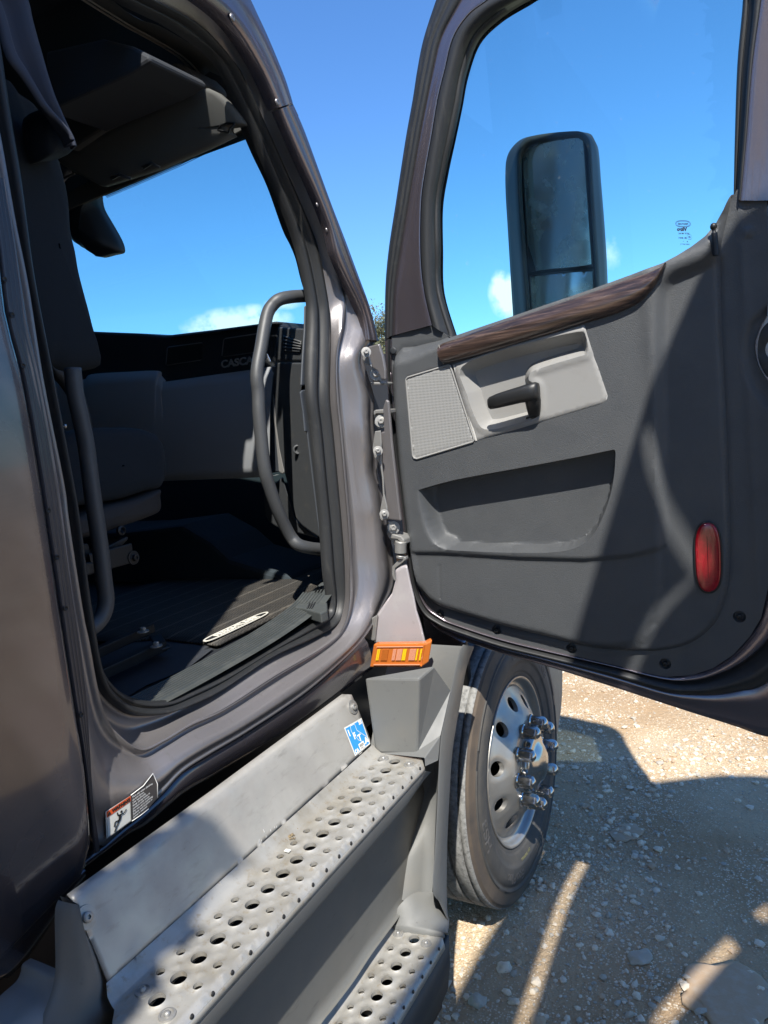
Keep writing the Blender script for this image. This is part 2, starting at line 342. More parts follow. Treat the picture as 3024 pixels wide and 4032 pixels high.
# ---- door-opening rings: A rubber inner edge, B rubber outer edge, C lip of the jamb, D outer edge of the jamb / rocker
K = [((300,-90),(390,-100),(640,-130),(900,-200)), ((500,17),(605,0),(804,0),(985,0)), ((669,101),(804,114),(943,139),(1048,148)),
 ((821,211),(930,262),(1030,290),(1096,268)), ((892,312),(972,338),(1075,400),(1143,409)), ((977,485),(1055,520),(1145,550),(1204,552)),
 ((1049,658),(1124,670),(1200,675),(1245,675)), ((1111,808),(1183,800),(1258,830),(1303,830)), ((1170,969),(1250,969),(1310,990),(1360,977)),
 ((1212,1159),(1288,1159),(1351,1160),(1424,1160)), ((1221,1264),(1299,1250),(1345,1260),(1478,1335)), ((1216,1420),(1303,1410),(1322,1410),(1432,1400)),
 ((1216,1560),(1299,1560),(1324,1560),(1470,1560)), ((1233,1700),(1312,1700),(1338,1700),(1475,1700)), ((1250,1880),(1330,1890),(1355,1895),(1508,1900)),
 ((1268,2060),(1346,2070),(1370,2080),(1540,2130)), ((1281,2249),(1360,2240),(1377,2250),(1556,2285)), ((1296,2370),(1361,2370),(1374,2385),(1512,2384)),
 ((1284,2420),(1325,2461),(1345,2480),(1437,2510)), ((1204,2468),(1224,2522),(1262,2555),(1335,2615)), ((1074,2547),(1055,2596),(1085,2660),(1190,2738)),
 ((900,2648),(853,2731),(880,2790),(988,2873)), ((741,2724),(758,2778),(745,2850),(819,2974)), ((660,2757),(664,2812),(640,2910),(718,3041)),
 ((560,2757),(583,2822),(545,2945),(640,3126)), ((480,2727),(515,2812),(455,2883),(549,3210)), ((425,2680),(448,2765),(410,2815),(480,3265)),
 ((385,2610),(407,2711),(378,2700),(405,3330)), ((368,2500),(372,2600),(347,2530),(350,3250)), ((345,2350),(340,2420),(318,2390),(300,2800)),
 ((300,2050),(300,2080),(265,2050),(200,2200)), ((270,1880),(270,1900),(245,1900),(170,1900)), ((195,1500),(195,1500),(165,1500),(90,1500)),
 ((120,1100),(118,1110),(105,1125),(30,1125)), ((75,725),(70,800),(55,875),(-20,875)), ((30,450),(20,500),(0,560),(-90,560)), ((-20,100),(-30,200),(-60,250),(-160,250))]
XD = (-1.195, -1.165, -1.135, -1.10)
def ringcurve(i, x, n=6): return cat([PX(k[i][0], k[i][1], x) for k in K], n)
rA, rB, rC, rD = [ringcurve(i, XD[i]) for i in range(4)]
NR = len(rA)
def lerp(a, b, t, dx=0): return [p*(1-t)+q*t+np.array([dx, 0, 0]) for p, q in zip(a, b)]
def deeper(r, dx): return [p+np.array([dx, 0, 0]) for p in r]
# rubber weatherstrip: two ribs with a groove
rows = [deeper(rA, -.012), rA, lerp(rA, rB, .16, .010), lerp(rA, rB, .36, .006), lerp(rA, rB, .44, -.006), lerp(rA, rB, .52, .003), lerp(rA, rB, .66, .014), lerp(rA, rB, .84, .011), lerp(rA, rB, .97, -.002), deeper(rB, -.03)]
obj('door_weatherstrip', *loft(rows), RUB, TR)
# painted jamb with a step, a ridge and a shallow channel
w = np.array([0.0]*NR)
stn = np.linspace(0, len(K)-1, NR); wdeep = np.array([float(sstep(20.5, 24, s)) for s in stn])
def lw_(t, d0, d1): return [p*(1-t)+q*t+np.array([d0*(1-k)+d1*k, 0, 0]) for p, q, k in zip(rB, rC, wdeep)]
rows = [deeper(rB, -.03), deeper(rB, -.016), lw_(.14, -.012, -.03), lw_(.35, -.011, -.045), lw_(.55, -.009, -.048), lw_(.80, -.002, -.040), lw_(.94, .004, -.022), lw_(.985, .003, -.006), rC, [p+np.array([.004*k, 0, 0]) for p, k in zip(rC, wdeep)]]
obj('door_jamb', *loft(rows), JAMB, TR)
rows = [[p+np.array([.004*k, 0, 0]) for p, k in zip(rC, wdeep)], [p*.96+q*.04+np.array([.003+.004*k, 0, 0]) for p, q, k in zip(rC, rD, wdeep)], lerp(rC, rD, .10, -.006), lerp(rC, rD, .16, -.011), lerp(rC, rD, .25, -.009), lerp(rC, rD, .265, -.005), lerp(rC, rD, .33, -.004), lerp(rC, rD, .345, .001), lerp(rC, rD, .50, .006), lerp(rC, rD, .515, .009), lerp(rC, rD, .66, .010), lerp(rC, rD, .82, .005), lerp(rC, rD, .835, .001), lerp(rC, rD, .95, -.002), rD, deeper(rD, -.012), deeper(rD, -.11)]
# dents and swellings of the pressed hinge pillar
R3 = [np.array(p) for r in rows for p in r]
dents = [(1520-60, 1860, .05, -.022), (1405, 1690, .05, .009), (1440, 2010, .04, .012), (1400, 1450, .035, -.008), (1425, 1570, .05, .008), (1440, 2330, .07, .010), (1395, 2190, .05, -.006)]
for u, v, rad, dp in dents:
    c = PX(u, v, -1.115)
    for p in R3:
        q = np.hypot(p[1]-c[1], p[2]-c[2]); p[0] += .55*dp*math.exp(-(q/rad)**2*1.6)
obj('side_body_panel', R3, grid_faces(len(rows), NR), JAMB, TR)
# rocker flange under the main panel, running along the bottom of the cab side
b1 = [(330,3385),(405,3330),(480,3265),(549,3210),(640,3126),(718,3041),(819,2974),(988,2873),(1190,2738),(1335,2615),(1437,2510)]
b2 = [(330,3420),(430,3345),(510,3285),(583,3244),(718,3129),(819,3068),(920,3008),(1055,2927),(1190,2839),(1359,2717),(1470,2630)]
c1 = cat([PX(*p, -1.108) for p in b1], 6); c2 = cat([PX(*p, -1.115) for p in b2], 6)
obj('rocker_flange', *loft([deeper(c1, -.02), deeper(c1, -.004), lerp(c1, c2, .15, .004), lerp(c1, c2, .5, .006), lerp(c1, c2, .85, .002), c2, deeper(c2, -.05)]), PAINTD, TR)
# underbody behind the steps
mb = MB(); mb.add(*box((-1.45, 1.0, .93), (.5, 2.6, .30))); mb.add(*box((-1.55, 1.0, .62), (.7, 2.2, .5)))
mb.build('frame_cover', STEELB, TR, bevel=.02)
# ---- rear side panel of the cab and the dark gasket beside it
pe = [(-40,700),(0,1000),(30,1250),(95,1500),(164,1900),(225,2300),(285,2700),(334,3000),(352,3150),(366,3280),(375,3360),(372,3400),(354,3431)]
e = cat([PX(*p, -1.062) for p in pe], 6)
top = [e[0]+np.array([0, 0, 1.5])]+e
bl = cat([PX(*p, -1.066) for p in [(354,3431),(271,3510),(181,3597),(108,3670),(36,3745),(0,3775),(-120,3880),(-400,4100)]], 6)
# sheet: from the front edge back to y = -3, following the edge heights
N_ = 60
def along(c, n):
    c = [np.array(p) for p in c]; L = np.cumsum([0]+[np.linalg.norm(c[i+1]-c[i]) for i in range(len(c)-1)]); T = np.linspace(0, L[-1], n); o = []
    for t in T:
        i = min(np.searchsorted(L, t, side='right')-1, len(c)-2); f = (t-L[i])/(L[i+1]-L[i]+1e-12); o.append(c[i]*(1-f)+c[i+1]*f)
    return o
fr = along(top, N_); zz = np.array([p[2] for p in fr])
lowz = lambda y: float(np.interp(y, [p[1] for p in bl][::-1], [p[2] for p in bl][::-1]))
rows = []
for s, (dy, dx) in enumerate([(0, -.045), (0, -.010), (-.002, -.002), (-.008, 0), (-.03, .001), (-.08, .002), (-.16, .003), (-.3, .004), (-.5, .004), (-.9, .0), (-1.6, -.01), (-3.2, -.02)]):
    r = []
    zb = fr[-1][2]; 
    for p in fr:
        y = p[1]+dy; f = (p[2]-zb)/(fr[0][2]-zb)
        lz = lowz(y) if dy < -.002 else zb
        lz = min(lz, zb+.02)
        z = lz+(fr[0][2]-lz)*f
        bulge = -.014*math.exp(-f/.02)
        r.append(np.array([p[0]+dx+bulge, y, z]))
    rows.append(r)
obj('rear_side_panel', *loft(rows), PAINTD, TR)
# turned-in lower lip of that panel
bl2 = cat([PX(*p, -1.10) for p in [(333,3453),(253,3557),(188,3659),(145,3724),(90,3796),(36,3847),(0,3861),(-120,3960),(-400,4190)]], 6)
bl_ = deeper(bl, -.012)
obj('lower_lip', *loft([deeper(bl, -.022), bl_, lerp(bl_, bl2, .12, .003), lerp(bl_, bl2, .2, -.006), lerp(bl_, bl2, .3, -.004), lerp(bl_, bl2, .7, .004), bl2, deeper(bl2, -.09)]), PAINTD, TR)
# gasket strip: ribbed dark rubber between panel edge and door lip
ga = cat([PX(*p, -1.088) for p in pe[:-2]], 6)
gb_ = [(20,700),(66,1000),(103,1250),(160,1500),(232,1900),(283,2300),(337,2700),(352,2950),(364,3150),(382,3280),(392,3350)]
gb = cat([PX(*p, -1.092) for p in gb_], 6)
rws = [deeper(ga, -.004)]
for i in range(1, 12):
    t = i/12; rws.append(lerp(ga, gb, t, .0026*(1 if i % 3 else -1)))
rws += [gb, deeper(gb, -.03)]
obj('gap_gasket', *loft(rws), mat('gap_gasket_grey', (.040, .042, .055), .45, .2, coat=.3, var=[((90, 90, 5), (.08, .075, .085), .5, .8)]), TR, label=None) if False else obj('gap_gasket', *loft(rws), mat('gap_gasket_grey', (.040, .042, .055), .45, .2, coat=.3, var=[((90, 90, 5), (.08, .075, .085), .5, .8)]), TR)
for u, v in [(18,1100),(48,1240),(90,1440),(190,2010),(225,2195),(258,2395),(320,2815)]:
    mb = MB(); c = PX(u, v, -1.084); mb.add(*revolve(c, (1, 0, 0), [(.0048, 0), (.0046, .001), (.003, .0014), (.0027, .0004)], 18, True)); mb.build('gasket_clip', RUBB, TR)
# ---- upper pillar: roof panel seam, cover and bolts
def strip(pts_a, pts_b, xa, xb, dxs, name, m, par=TR, n=6):
    a = cat([PX(*p, xa) for p in pts_a], n); b = cat([PX(*p, xb) for p in pts_b], n)
    rows = [lerp(a, b, t, dx) for t, dx in dxs]; return obj(name, *loft(rows), m, par)
sa = [(720,-60),(804,0),(880,63),(943,139),(998,228),(1044,316),(1091,426)]
sb = [(940,-80),(985,0),(1015,72),(1048,148),(1091,253),(1120,330),(1143,409)]
strip(sa, sb, -1.102, -1.092, [(0, -.03), (0, 0), (.06, .006), (.35, .010), (.5, .004), (.62, .012), (.9, .012), (1, .002), (1, -.05)], 'roof_side_cover', PAINT)
sa = [(1094,432),(1158,582),(1200,675),(1250,790),(1292,900),(1318,1000),(1355,1090),(1420,1230),(1440,1338)]
sb = [(1145,414),(1175,477),(1204,552),(1250,680),(1296,805),(1352,945),(1400,1075),(1446,1205),(1484,1344)]
strip(sa, sb, -1.100, -1.092, [(0, -.02), (0, 0), (.08, .008), (.3, .009), (.42, .003), (.52, .009), (.9, .010), (1, .001), (1, -.05)], 'pillar_cover', PAINT)
c5 = crop(500, 0, 2.37)
for p in c5([(977,165),(1398,955)]): mb = MB(); screw(mb, PX(*p, -1.092), (1, .2, 0), .009); mb.build('pillar_rivet', JAMB, TR)
for p in crop(900, 800, 2.37)([(825,15),(915,250),(1003,505)]): mb = MB(); screw(mb, PX(*p, -1.108), (1, .2, 0), .007); mb.build('pillar_rivet', JAMB, TR)
# ---- fender edge, brackets, covers and hinges between body and door
cb = crop(1340, 1200, 1.4745)
mb = MB()
def plate(mb, pts, y, th=.012, m=0):
    P3 = [PY(*p, y) for p in pts]; V, F = prism(P3, (0, th, 0)); mb.add(V, F, m)
plate(mb, cb([(158,243),(225,226),(248,300),(262,380),(262,435),(238,436),(215,385),(178,362)]), 1.90)
mb.build('cowl_bracket', JAMB, TR, smooth=False, bevel=.004)
mb = MB(); plate(mb, cb([(124,262),(132,246),(156,244),(166,300),(182,362),(160,350),(148,352),(128,315)]), 1.885, .008)
mb.build('bracket_flange', STEEL, TR, smooth=False, bevel=.003)
mb = MB(); plate(mb, cb([(262,548),(246,600),(252,735),(232,742),(243,960),(262,1100),(268,1245),(352,1256),(342,1180),(300,800),(280,560)]), 1.905)
mb.build('fender_edge_cover', JAMB, TR, smooth=False, bevel=.004)
mb = MB(); plate(mb, cb([(200,735),(232,730),(238,800),(236,905),(250,1010),(254,1100),(272,1180),(274,1245),(240,1255),(228,1240),(232,1180),(246,1110),(240,1000),(228,920),(196,885),(186,830)]), 1.885, .006)
mb.build('cover_flange', STEEL, TR, smooth=False, bevel=.002)
for p, ax in [((150,275),0),((218,848),0),((255,1215),0),((168,1870),0)]:
    mb = MB(); bolt(mb, PY(*cb([p])[0], 1.868), (.55, -.83, .1), .0075); mb.build('cover_bolt', STEEL, TR, autos=30)
# hinges
def hinge(name, brk, bar, bolt_px, y=1.93):
    mb = MB()
    V, F = prism([PY(*p, y) for p in cb(brk)], (0, .008, 0)); mb.add(V, F)
    V, F = prism([PY(*p, y-.012) for p in cb(bar)], (0, .05, 0)); mb.add(V, F)
    o = mb.build(name, STEEL, TR, smooth=False, bevel=.003)
    q = MB(); bolt(q, PY(*cb([bolt_px])[0], y-.006), (.4, -.9, .1), .010); q.build('hinge_bolt', STEEL, o, autos=30)
    return o
hinge('upper_hinge', [(180,370),(200,378),(228,420),(236,448),(196,452),(172,430),(170,395)], [(172,448),(260,450),(260,466),(186,466),(176,458)], (208,403))
hinge('check_strap_bracket', [(196,640),(206,620),(250,625),(262,660),(256,716),(218,722),(198,690)], [(192,618),(204,610),(282,607),(282,630),(208,632),(200,640),(192,640)], (238,676))
hinge('lower_hinge', [(274,1256),(290,1262),(298,1300),(332,1330),(340,1420),(320,1404),(278,1352),(270,1330)], [(282,1352),(300,1330),(352,1345),(370,1365),(372,1395),(350,1378),(330,1362),(290,1358)], (310,1293))
mb = MB(); P_ = [PY(*p, 1.925) for p in cb([(352,1372),(350,1400),(350,1440)])]
mb.add(*tube(P_, .018, 20)); mb.add(*tube([PY(*p, 1.925) for p in cb([(351,1452),(349,1470)])], .014, 20))
V, F = prism([PY(*p, 1.92) for p in cb([(300,1520),(330,1490),(376,1462),(380,1480),(360,1500),(318,1530),(312,1565),(322,1600),(312,1604),(298,1570)])], (0, .02, 0)); mb.add(V, F)
mb.build('hinge_pin', STEEL, TR, autos=35, bevel=.002)
mb = MB(); V, F = prism([PY(*p, 1.95) for p in cb([(330,1440),(372,1450),(372,1470),(330,1500),(325,1470)])], (0, .01, 0)); mb.add(V, F)
mb.build('rusty_bracket', mat('rust', (.42, .25, .13), .8, var=(60.0, (.25, .13, .07), .4, .7)), TR, smooth=False)
mb = MB(); mb.add(*box((-1.04, 2.13, 1.42), (.16, .03, 1.1))); mb.build('fender_inner', RUBB, TR)
# fender rear face, with lamp
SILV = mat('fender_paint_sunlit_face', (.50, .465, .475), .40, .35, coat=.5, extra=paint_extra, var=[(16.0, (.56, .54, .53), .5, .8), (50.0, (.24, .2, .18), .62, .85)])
F1 = cb([(388,1512),(352,1524),(318,1545),(322,1600),(300,1680),(215,1800),(205,1880),(195,1968),(496,1966),(470,1860),(445,1780),(430,1700),(408,1610)])
V, F = prism([PY(*p, 1.80) for p in F1], (-.01, .02, 0)); 
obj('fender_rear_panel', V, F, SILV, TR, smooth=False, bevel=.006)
V, F = prism([PY(*p, 1.79) for p in cb([(140,1850),(165,1828),(215,1800),(200,1950),(190,1952),(145,1938)])], (0, .008, 0))
obj('fender_tab', V, F, STEEL, TR, smooth=False, bevel=.003)
# fender outer side seen behind the lamp
F2 = crop(1400, 2400, 1.7015)([(440,0),(500,70),(520,100),(560,130),(730,225),(500,330),(478,330),(516,205),(470,228)])
V, F = prism([PY(*p, 2.10) for p in F2], (0, .2, 0)); obj('fender_side', V, F, PAINT, TR, smooth=False, bevel=.004)
# marker lamp
wc = crop(1400, 2400, 1.7015)
y0 = 1.735
P1 = [PY(*p, y0) for p in wc([(120,232),(468,228),(440,388),(93,388)])]
P2 = [PV(*p, (P1[1][0], y0), (P1[1][0]+.10, y0+.16)) for p in wc([(468,228),(516,203),(492,352),(440,388)])]
mb = MB(); mb.add([*P1, *[p+np.array([0, .025, 0]) for p in P1]], [(3, 2, 1, 0), (4, 5, 6, 7), (0, 1, 5, 4), (2, 3, 7, 6), (3, 0, 4, 7), (1, 2, 6, 5)])
mb.add([P2[0]+[0, .001, 0], P2[1], P2[2], P2[3]+[0, .001, 0]]+[p+np.array([-.015, .02, 0]) for p in P2], [(3, 2, 1, 0), (4, 5, 6, 7), (0, 1, 5, 4), (2, 3, 7, 6), (1, 2, 6, 5)])
LAMP = mb.build('marker_lamp', AMBER, TR, smooth=False, bevel=.004)
mb = MB()
def q4(a, b):   # stripes on the lamp face; fraction coordinates
    f = lambda s, t: (P1[0]*(1-s)+P1[1]*s)*(1-t)+(P1[3]*(1-s)+P1[2]*s)*t
    return f, a, b
f = lambda s, t: (P1[0]*(1-s)+P1[1]*s)*(1-t)+(P1[3]*(1-s)+P1[2]*s)*t
for s0, s1, m in [(.11,.14,1),(.145,.165,1),(.20,.33,0),(.42,.48,2),(.50,.60,2),(.61,.68,1),(.74,.86,2),(.87,.90,1),(.94,.97,1)]:
    k = max(1, int((s1-s0)/.012))
    for i in range(k):
        a = s0+(s1-s0)*i/k; b = s0+(s1-s0)*(i+.8)/k
        pts = [f(a, .22), f(b, .22), f(b, .68), f(a, .68)]
        V, F = prism([p+np.array([0, -.0035, 0]) for p in pts][::-1], (0, .003, 0)); mb.add(V, F, m)
mb.build('lamp_reflector_ribs', [AMBER, AMB2, AMB3], LAMP, smooth=False)
mb = MB()
for s, t in [(.5,.10),(.5,.86)]:
    V, F = prism([p+np.array([0, -.003, 0]) for p in [f(.08, t), f(.97, t), f(.97, t+.03), f(.08, t+.03)]][::-1], (0, .003, 0)); mb.add(V, F)
mb.build('lens_ridge', AMB3, LAMP, smooth=False)
# ================================================================= steps and fairing
def tread(name, x0, x1, ya, yb, z, bigx, y0, first, nbig, smalls, bolts, near_cut=None):
    hs = []; rings = []
    for k in range(nbig):
        y = y0+.046*k
        hs.append(circ((bigx, y), .0135, 24)); rings.append((bigx, y, .0135, .0042, .007))
    for k in smalls:
        for s in (-1, 1):
            hs.append(circ((bigx+s*.0404, y0+.046*k), .0078, 16)); rings.append((bigx+s*.0404, y0+.046*k, .0078, .0030, .0055))
    nubs = []
    for k in range(-1, nbig):
        for dx, dy in [(-.0605, .012), (-.0605, .035), (-.024, .023), (-.033, .002), (.024, .023), (.033, .002), (.0605, .012), (.0605, .035)]:
            if random.random() < .93:
                x, y = bigx+dx+random.uniform(-.001, .001), y0+.046*k+dy+random.uniform(-.001, .001)
                if x0+.021 < x < x1-.004 and ya+.008 < y < yb-.008 and all(math.hypot(x-a, y-b) > r+.006 for a, b, r, *_ in rings) and all(math.hypot(x-a, y-b) > .018 for a, b in bolts): nubs.append((x, y))
    rg = np.array([(a, b, r, h, w) for a, b, r, h, w in rings]); nb = np.array(nubs)
    def hf(P):
        H = np.zeros(len(P))
        for a, b, r, h, w in rg:
            d = np.hypot(P[:, 0]-a, P[:, 1]-b); m = d < r+w+.003
            H[m] = np.maximum(H[m], h*(1-sstep(0, w, d[m]-r)))
        for a, b in nb:
            d = np.hypot(P[:, 0]-a, P[:, 1]-b); m = d < .0055
            H[m] = np.maximum(H[m], .0034*(1-sstep(.0016, .0050, d[m])))
        H += .021*sstep(0, 1, np.clip((x0+.020-P[:, 0])/.050, 0, 1))*1.6          # fillet up to the kick plate
        H -= .010*sstep(-.006, .004, P[:, 0]-x1)
        return H
    oc = [(x0-.008, ya), (x1-.012, ya), (x1+.003, ya+.012), (x1+.003, yb-.016), (x1-.010, yb), (x0-.008, yb)]
    if near_cut: oc = near_cut
    F_ = [circ((a, b), r+w*.55, 20) for a, b, r, h, w in rings]+[circ(p, .0030, 8) for p in nubs]+[[(x0+a_, ya+.06), (x0+a_, yb-.004), (x0+a_+.0002, yb-.004), (x0+a_+.0002, ya+.06)] for a_ in (.020, .012, .004)]
    V, F = relief(oc, .0052, hf, lambda p, h: (p[0], p[1], z+h), holes=hs, feats=F_, fstep=.02)
    nf = len(F); o = MB(); o.add(V, F)
    # hole walls and the folded outer lip
    for h, (a, b, r, hh, w) in zip(hs, rings):
        t = [(p[0], p[1], z+hh) for p in h]; q = [(p[0], p[1], z-.004) for p in h]; o.add(*loft([t, q], True))
    L = [(x1+.003, ya+.012), (x1+.003, yb-.016), (x1-.010, yb), (x1-.04, yb)]
    L = resamp(L, .01, False); o.add(*loft([[(p[0], p[1], z-.010) for p in L], [(p[0]+.0015, p[1], z-.013) for p in L], [(p[0]+.0015, p[1], z-.024) for p in L], [(p[0]-.004, p[1], z-.026) for p in L]]))
    q = o
    for k in range(-1, nbig+1):
        y = y0+.046*k+.004
        if ya+.01 < y < yb-.02:
            V, F = revolve((x1+.0015, y, z-.006), (1, 0, .25), [(.0042, 0), (.0036, .0010)], 12, True); q.add(V, F, 1)
    ob = o.build(name, [ALUT, INK], TR)
    for xa, xb in ((x0-.002, bigx-.019), (bigx+.019, x1-.002)):
        V, F = box(((xa+xb)/2, (ya+yb)/2+.02, z-.013), (xb-xa, yb-ya-.06, .002)); obj('tread_pan', V, F, ALU, ob, smooth=False)
    for a, b in bolts:
        q = MB(); q.add(*revolve((a, b, z), (0, 0, 1), [(.0135, 0), (.0130, .003), (.0100, .0035), (.0090, .0012), (.0050, .0012), (.0042, .0065), (.002, .0075)], 24, True)); q.build('tread_bolt', STEEL, ob, autos=60)
    return ob
tread('upper_step_tread', -.952, -.812, .600, 1.490, .969, -.8766, .6685, 0, 18, range(1, 18), [(-.915, .676), (-.842, .655), (-.915, 1.462), (-.838, 1.452)],
      near_cut=[(-.962, .648), (-.950, .638), (-.930, .632), (-.912, .612), (-.824, .600), (-.809, .612), (-.809, 1.474), (-.822, 1.490), (-.960, 1.490)])
tread('lower_step_tread', -.905, -.772, .85, 1.415, .5598, -.834, 1.371-.046*11, 0, 12, range(0, 11), [(-.882, 1.378), (-.803, 1.372)])
# kick plate
KA = math.radians(20); KN = np.array([math.cos(KA), 0, math.sin(KA)]); KO = np.array([-.963, 0, .990])
def PK(u, v, off=0.0): return onp(u, v, KN, KO+KN*off)
def kin(p): return (p[1], (p[2]-KO[2])*math.cos(KA)-(p[0]-KO[0])*math.sin(KA))
def kout(q, h): return KO+np.array([-q[1]*math.sin(KA), q[0], q[1]*math.cos(KA)])+KN*h
kp = [(428,3873),(278,3518),(847,3107),(1358,2729),(1385,2735),(1456,2900),(1458,2934)]
kp2 = [kin(PK(*p)) for p in kp]
topl = lambda y: np.interp(y, [kp2[1][0], kp2[3][0]], [kp2[1][1], kp2[3][1]])
def kh(P):
    d = topl(P[:, 0])-P[:, 1]
    return -.010*(1-sstep(0, .014, d))
V, F = relief(kp2, .012, kh, kout, feats=[inset(kp2, .014)], fstep=.01)
KPL = obj('kick_plate', V, F, ALU, TR, solid=.003)
mb = MB(); a, b = PK(*kp[0], -.004), PK(*kp[6], -.004)
mb.add([a, b, b+[0, 0, -.02], a+[0, 0, -.02]], [(0, 1, 2, 3)]); mb.build('seam_gap', INK, KPL, smooth=False)
for u, v in [(338,3612),(1388,2784)]:
    mb = MB(); c = PK(u, v, .0005)
    mb.add(*revolve(c, KN, [(.0185, 0), (.0180, .0025), (.0085, .003), (.0085, .0045)], 28, True)); mb.add(*revolve(c, KN, [(.0085, .003), (.0085, .008), (.0065, .0095), (.0035, .0095), (.0032, .006)], 20, True))
    mb.build('kick_plate_bolt', STEEL, KPL, autos=40)
# dirt smears and the dried splash marks
mb = MB(); c8 = crop(380, 2400, 1.4813)
for (u, v, a, L) in [(948,1358,.3,14),(962,1352,.1,8),(980,1300,-.3,20),(990,1330,.1,10),(1018,1295,-.2,12),(1040,1275,-.1,10),(1050,1272,.1,9)]:
    p = PK(*c8([(u, v)])[0], .0016); l = L*.00045
    d = np.array([0, math.sin(a), math.cos(a)])*l; s = np.array([0, .0012, 0])
    mb.add([p-s, p+s, p+s*.6+d, p-s*.6+d], [(0, 1, 2, 3)])
mb.build('paint_scratch', WHITE, KPL, smooth=False)
# ---- registration sticker: blue with white letters
c8p = lambda *p: c8(list(p))
s4 = c8([(1443,690),(1545,632),(1597,783),(1508,856)])
SQ = [PK(*p, .002) for p in s4]
f_ = lambda s, t, h=0: (SQ[0]*(1-s)+SQ[1]*s)*(1-t)+(SQ[3]*(1-s)+SQ[2]*s)*t+KN*h
mb = MB(); mb.add([f_(0,0), f_(1,0), f_(1,1), f_(0,1)], [(3, 2, 1, 0)]); ST = mb.build('permit_sticker', STICK, KPL, smooth=False)
mb = MB(); mb.add([f_(.05,.05,.0004), f_(.95,.05,.0004), f_(.95,.95,.0004), f_(.05,.95,.0004)], [(3, 2, 1, 0)], 0)
ca = [(.30,.06),(.55,.06),(.55,.30),(.93,.70),(.92,.86),(.70,.86),(.62,.74),(.46,.62),(.38,.45),(.27,.25)]
for i in range(len(ca)):
    a, b = ca[i], ca[(i+1) % len(ca)]; d = np.array(b)-a; n = np.array([-d[1], d[0]])/np.linalg.norm(d)*.008
    mb.add([f_(a[0]-n[0], a[1]-n[1], .0007), f_(b[0]-n[0], b[1]-n[1], .0007), f_(b[0]+n[0], b[1]+n[1], .0007), f_(a[0]+n[0], a[1]+n[1], .0007)], [(3, 2, 1, 0)], 1)
def letter(mb, s, x, y, size, m=1, sxy=1.0, hh=.0009, bold=.012):
    V, F = text_obj('t', s, None, None, (0, 0, 0), (1, 0, 0), (0, 1, 0), size, ext=0, bold=bold, warp=lambda a, b, c: f_(x+a*sxy, y-b, hh)); mb.add(V, F, m)
letter(mb, 'I', .13, .25, .30); letter(mb, 'F', .34, .43, .30); letter(mb, 'T', .56, .58, .30); letter(mb, 'A', .84, .80, .30); letter(mb, '25', .84, .12, .17); letter(mb, 'CA', .18, .90, .17)
mb.add([f_(.36,.74,.0008), f_(.68,.74,.0008), f_(.68,.96,.0008), f_(.36,.96,.0008)], [(3, 2, 1, 0)], 1)
for i in range(14):
    a = .40+i*.018; mb.add([f_(a,.78,.001), f_(a+.006+.004*(i % 3),.78,.001), f_(a+.006+.004*(i % 3),.87,.001), f_(a,.87,.001)], [(3, 2, 1, 0)], 2)
letter(mb, '056521', .52, .915, .075, 2, hh=.0011, bold=0)
mb.build('permit_print', [BLUE, WHITE, INK], ST, smooth=False)
# ---- fairing: box in front of the upper step
def facets(name, quads, m, par=TR, bevel=.006, solid=0):
    mb = MB(); key = {}; V = []
    for q in quads:
        idx = []
        for p in q:
            k = tuple(np.round(p, 4))
            if k not in key: key[k] = len(V); V.append(p)
            idx.append(key[k])
        mb.f.append(tuple(idx)); mb.m.append(0)
    mb.v = V
    return mb.build(name, m, par, smooth=False, bevel=bevel, solid=solid)
w1 = lambda a, b: wc([(a, b)])[0]
TL = np.array([-.962, 1.492, 1.172]); TRr = PY(*w1(428,462), 1.492); BR = PY(*w1(405,955), 1.492); BL = PY(*w1(130,952), 1.492)
TL = PY(*w1(60,458), 1.492)
SL = PX(*w1(0,490), -.985); SLb = PX(*w1(125,948), -.985)
TBL = PX(*w1(100,430), -.99); 
R1 = PX(*w1(520,380), -.798); R2 = PX(*w1(568,845), -.792); R3_ = PX(*w1(553,1010), -.792)
U0 = PX(*w1(640,300), -.80); E1 = PX(*w1(742,400), -.80); E0 = PX(*w1(795,250), -.80)
G1 = PX(*w1(636,545), -.792)
TB2 = TL+[.0, .10, -.055]
qs = [[TL, BL, BR, TRr], [TL, TRr, R1, TB2], [TL, TB2, BL+[-.02, .1, .05], BL],
      [TRr, BR, R2, G1, R1]]
facets('step_end_box', qs, FAIR)
# shelf under the block joining to the lip
LB = PX(*w1(462,985), -.806); LB2 = PX(*w1(466,1050), -.803)
facets('step_end_shelf', [[BL+[0, -.0, -.003], LB+[0, 0, -.003], R2+[0, .001, 0], BR+[0, .001, 0.001]], [LB+[0, 0, -.003], LB2, R3_, R2+[0, .001, 0]]], FAIR, bevel=.002)
# slanted outer skin ahead of the block
e = wc([(795,250),(742,400),(700,640),(672,800),(645,1000),(622,1400),(612,1700),(614,2000),(626,2080)])
g = wc([(720,235),(690,300),(636,545),(572,850),(548,1300),(532,1600),(518,1880),(560,1960),(612,2075)])
ea = cat([PX(*p, -.815) for p in e], 5); gaA = cat([PX(*p, -.795) for p in g], 5)
obj('fairing_front_face', *loft([gaA, lerp(gaA, ea, .05, .003), lerp(gaA, ea, .5, .004), lerp(gaA, ea, .95, .001), ea, deeper(ea, -.25)]), FAIR, TR)
# riser between the treads: band under the lip, recessed face, concave end
h = wc([(640,300),(600,420),(560,640),(560,860),(550,1040),(470,1260),(420,1500),(400,1760),(400,1900)])
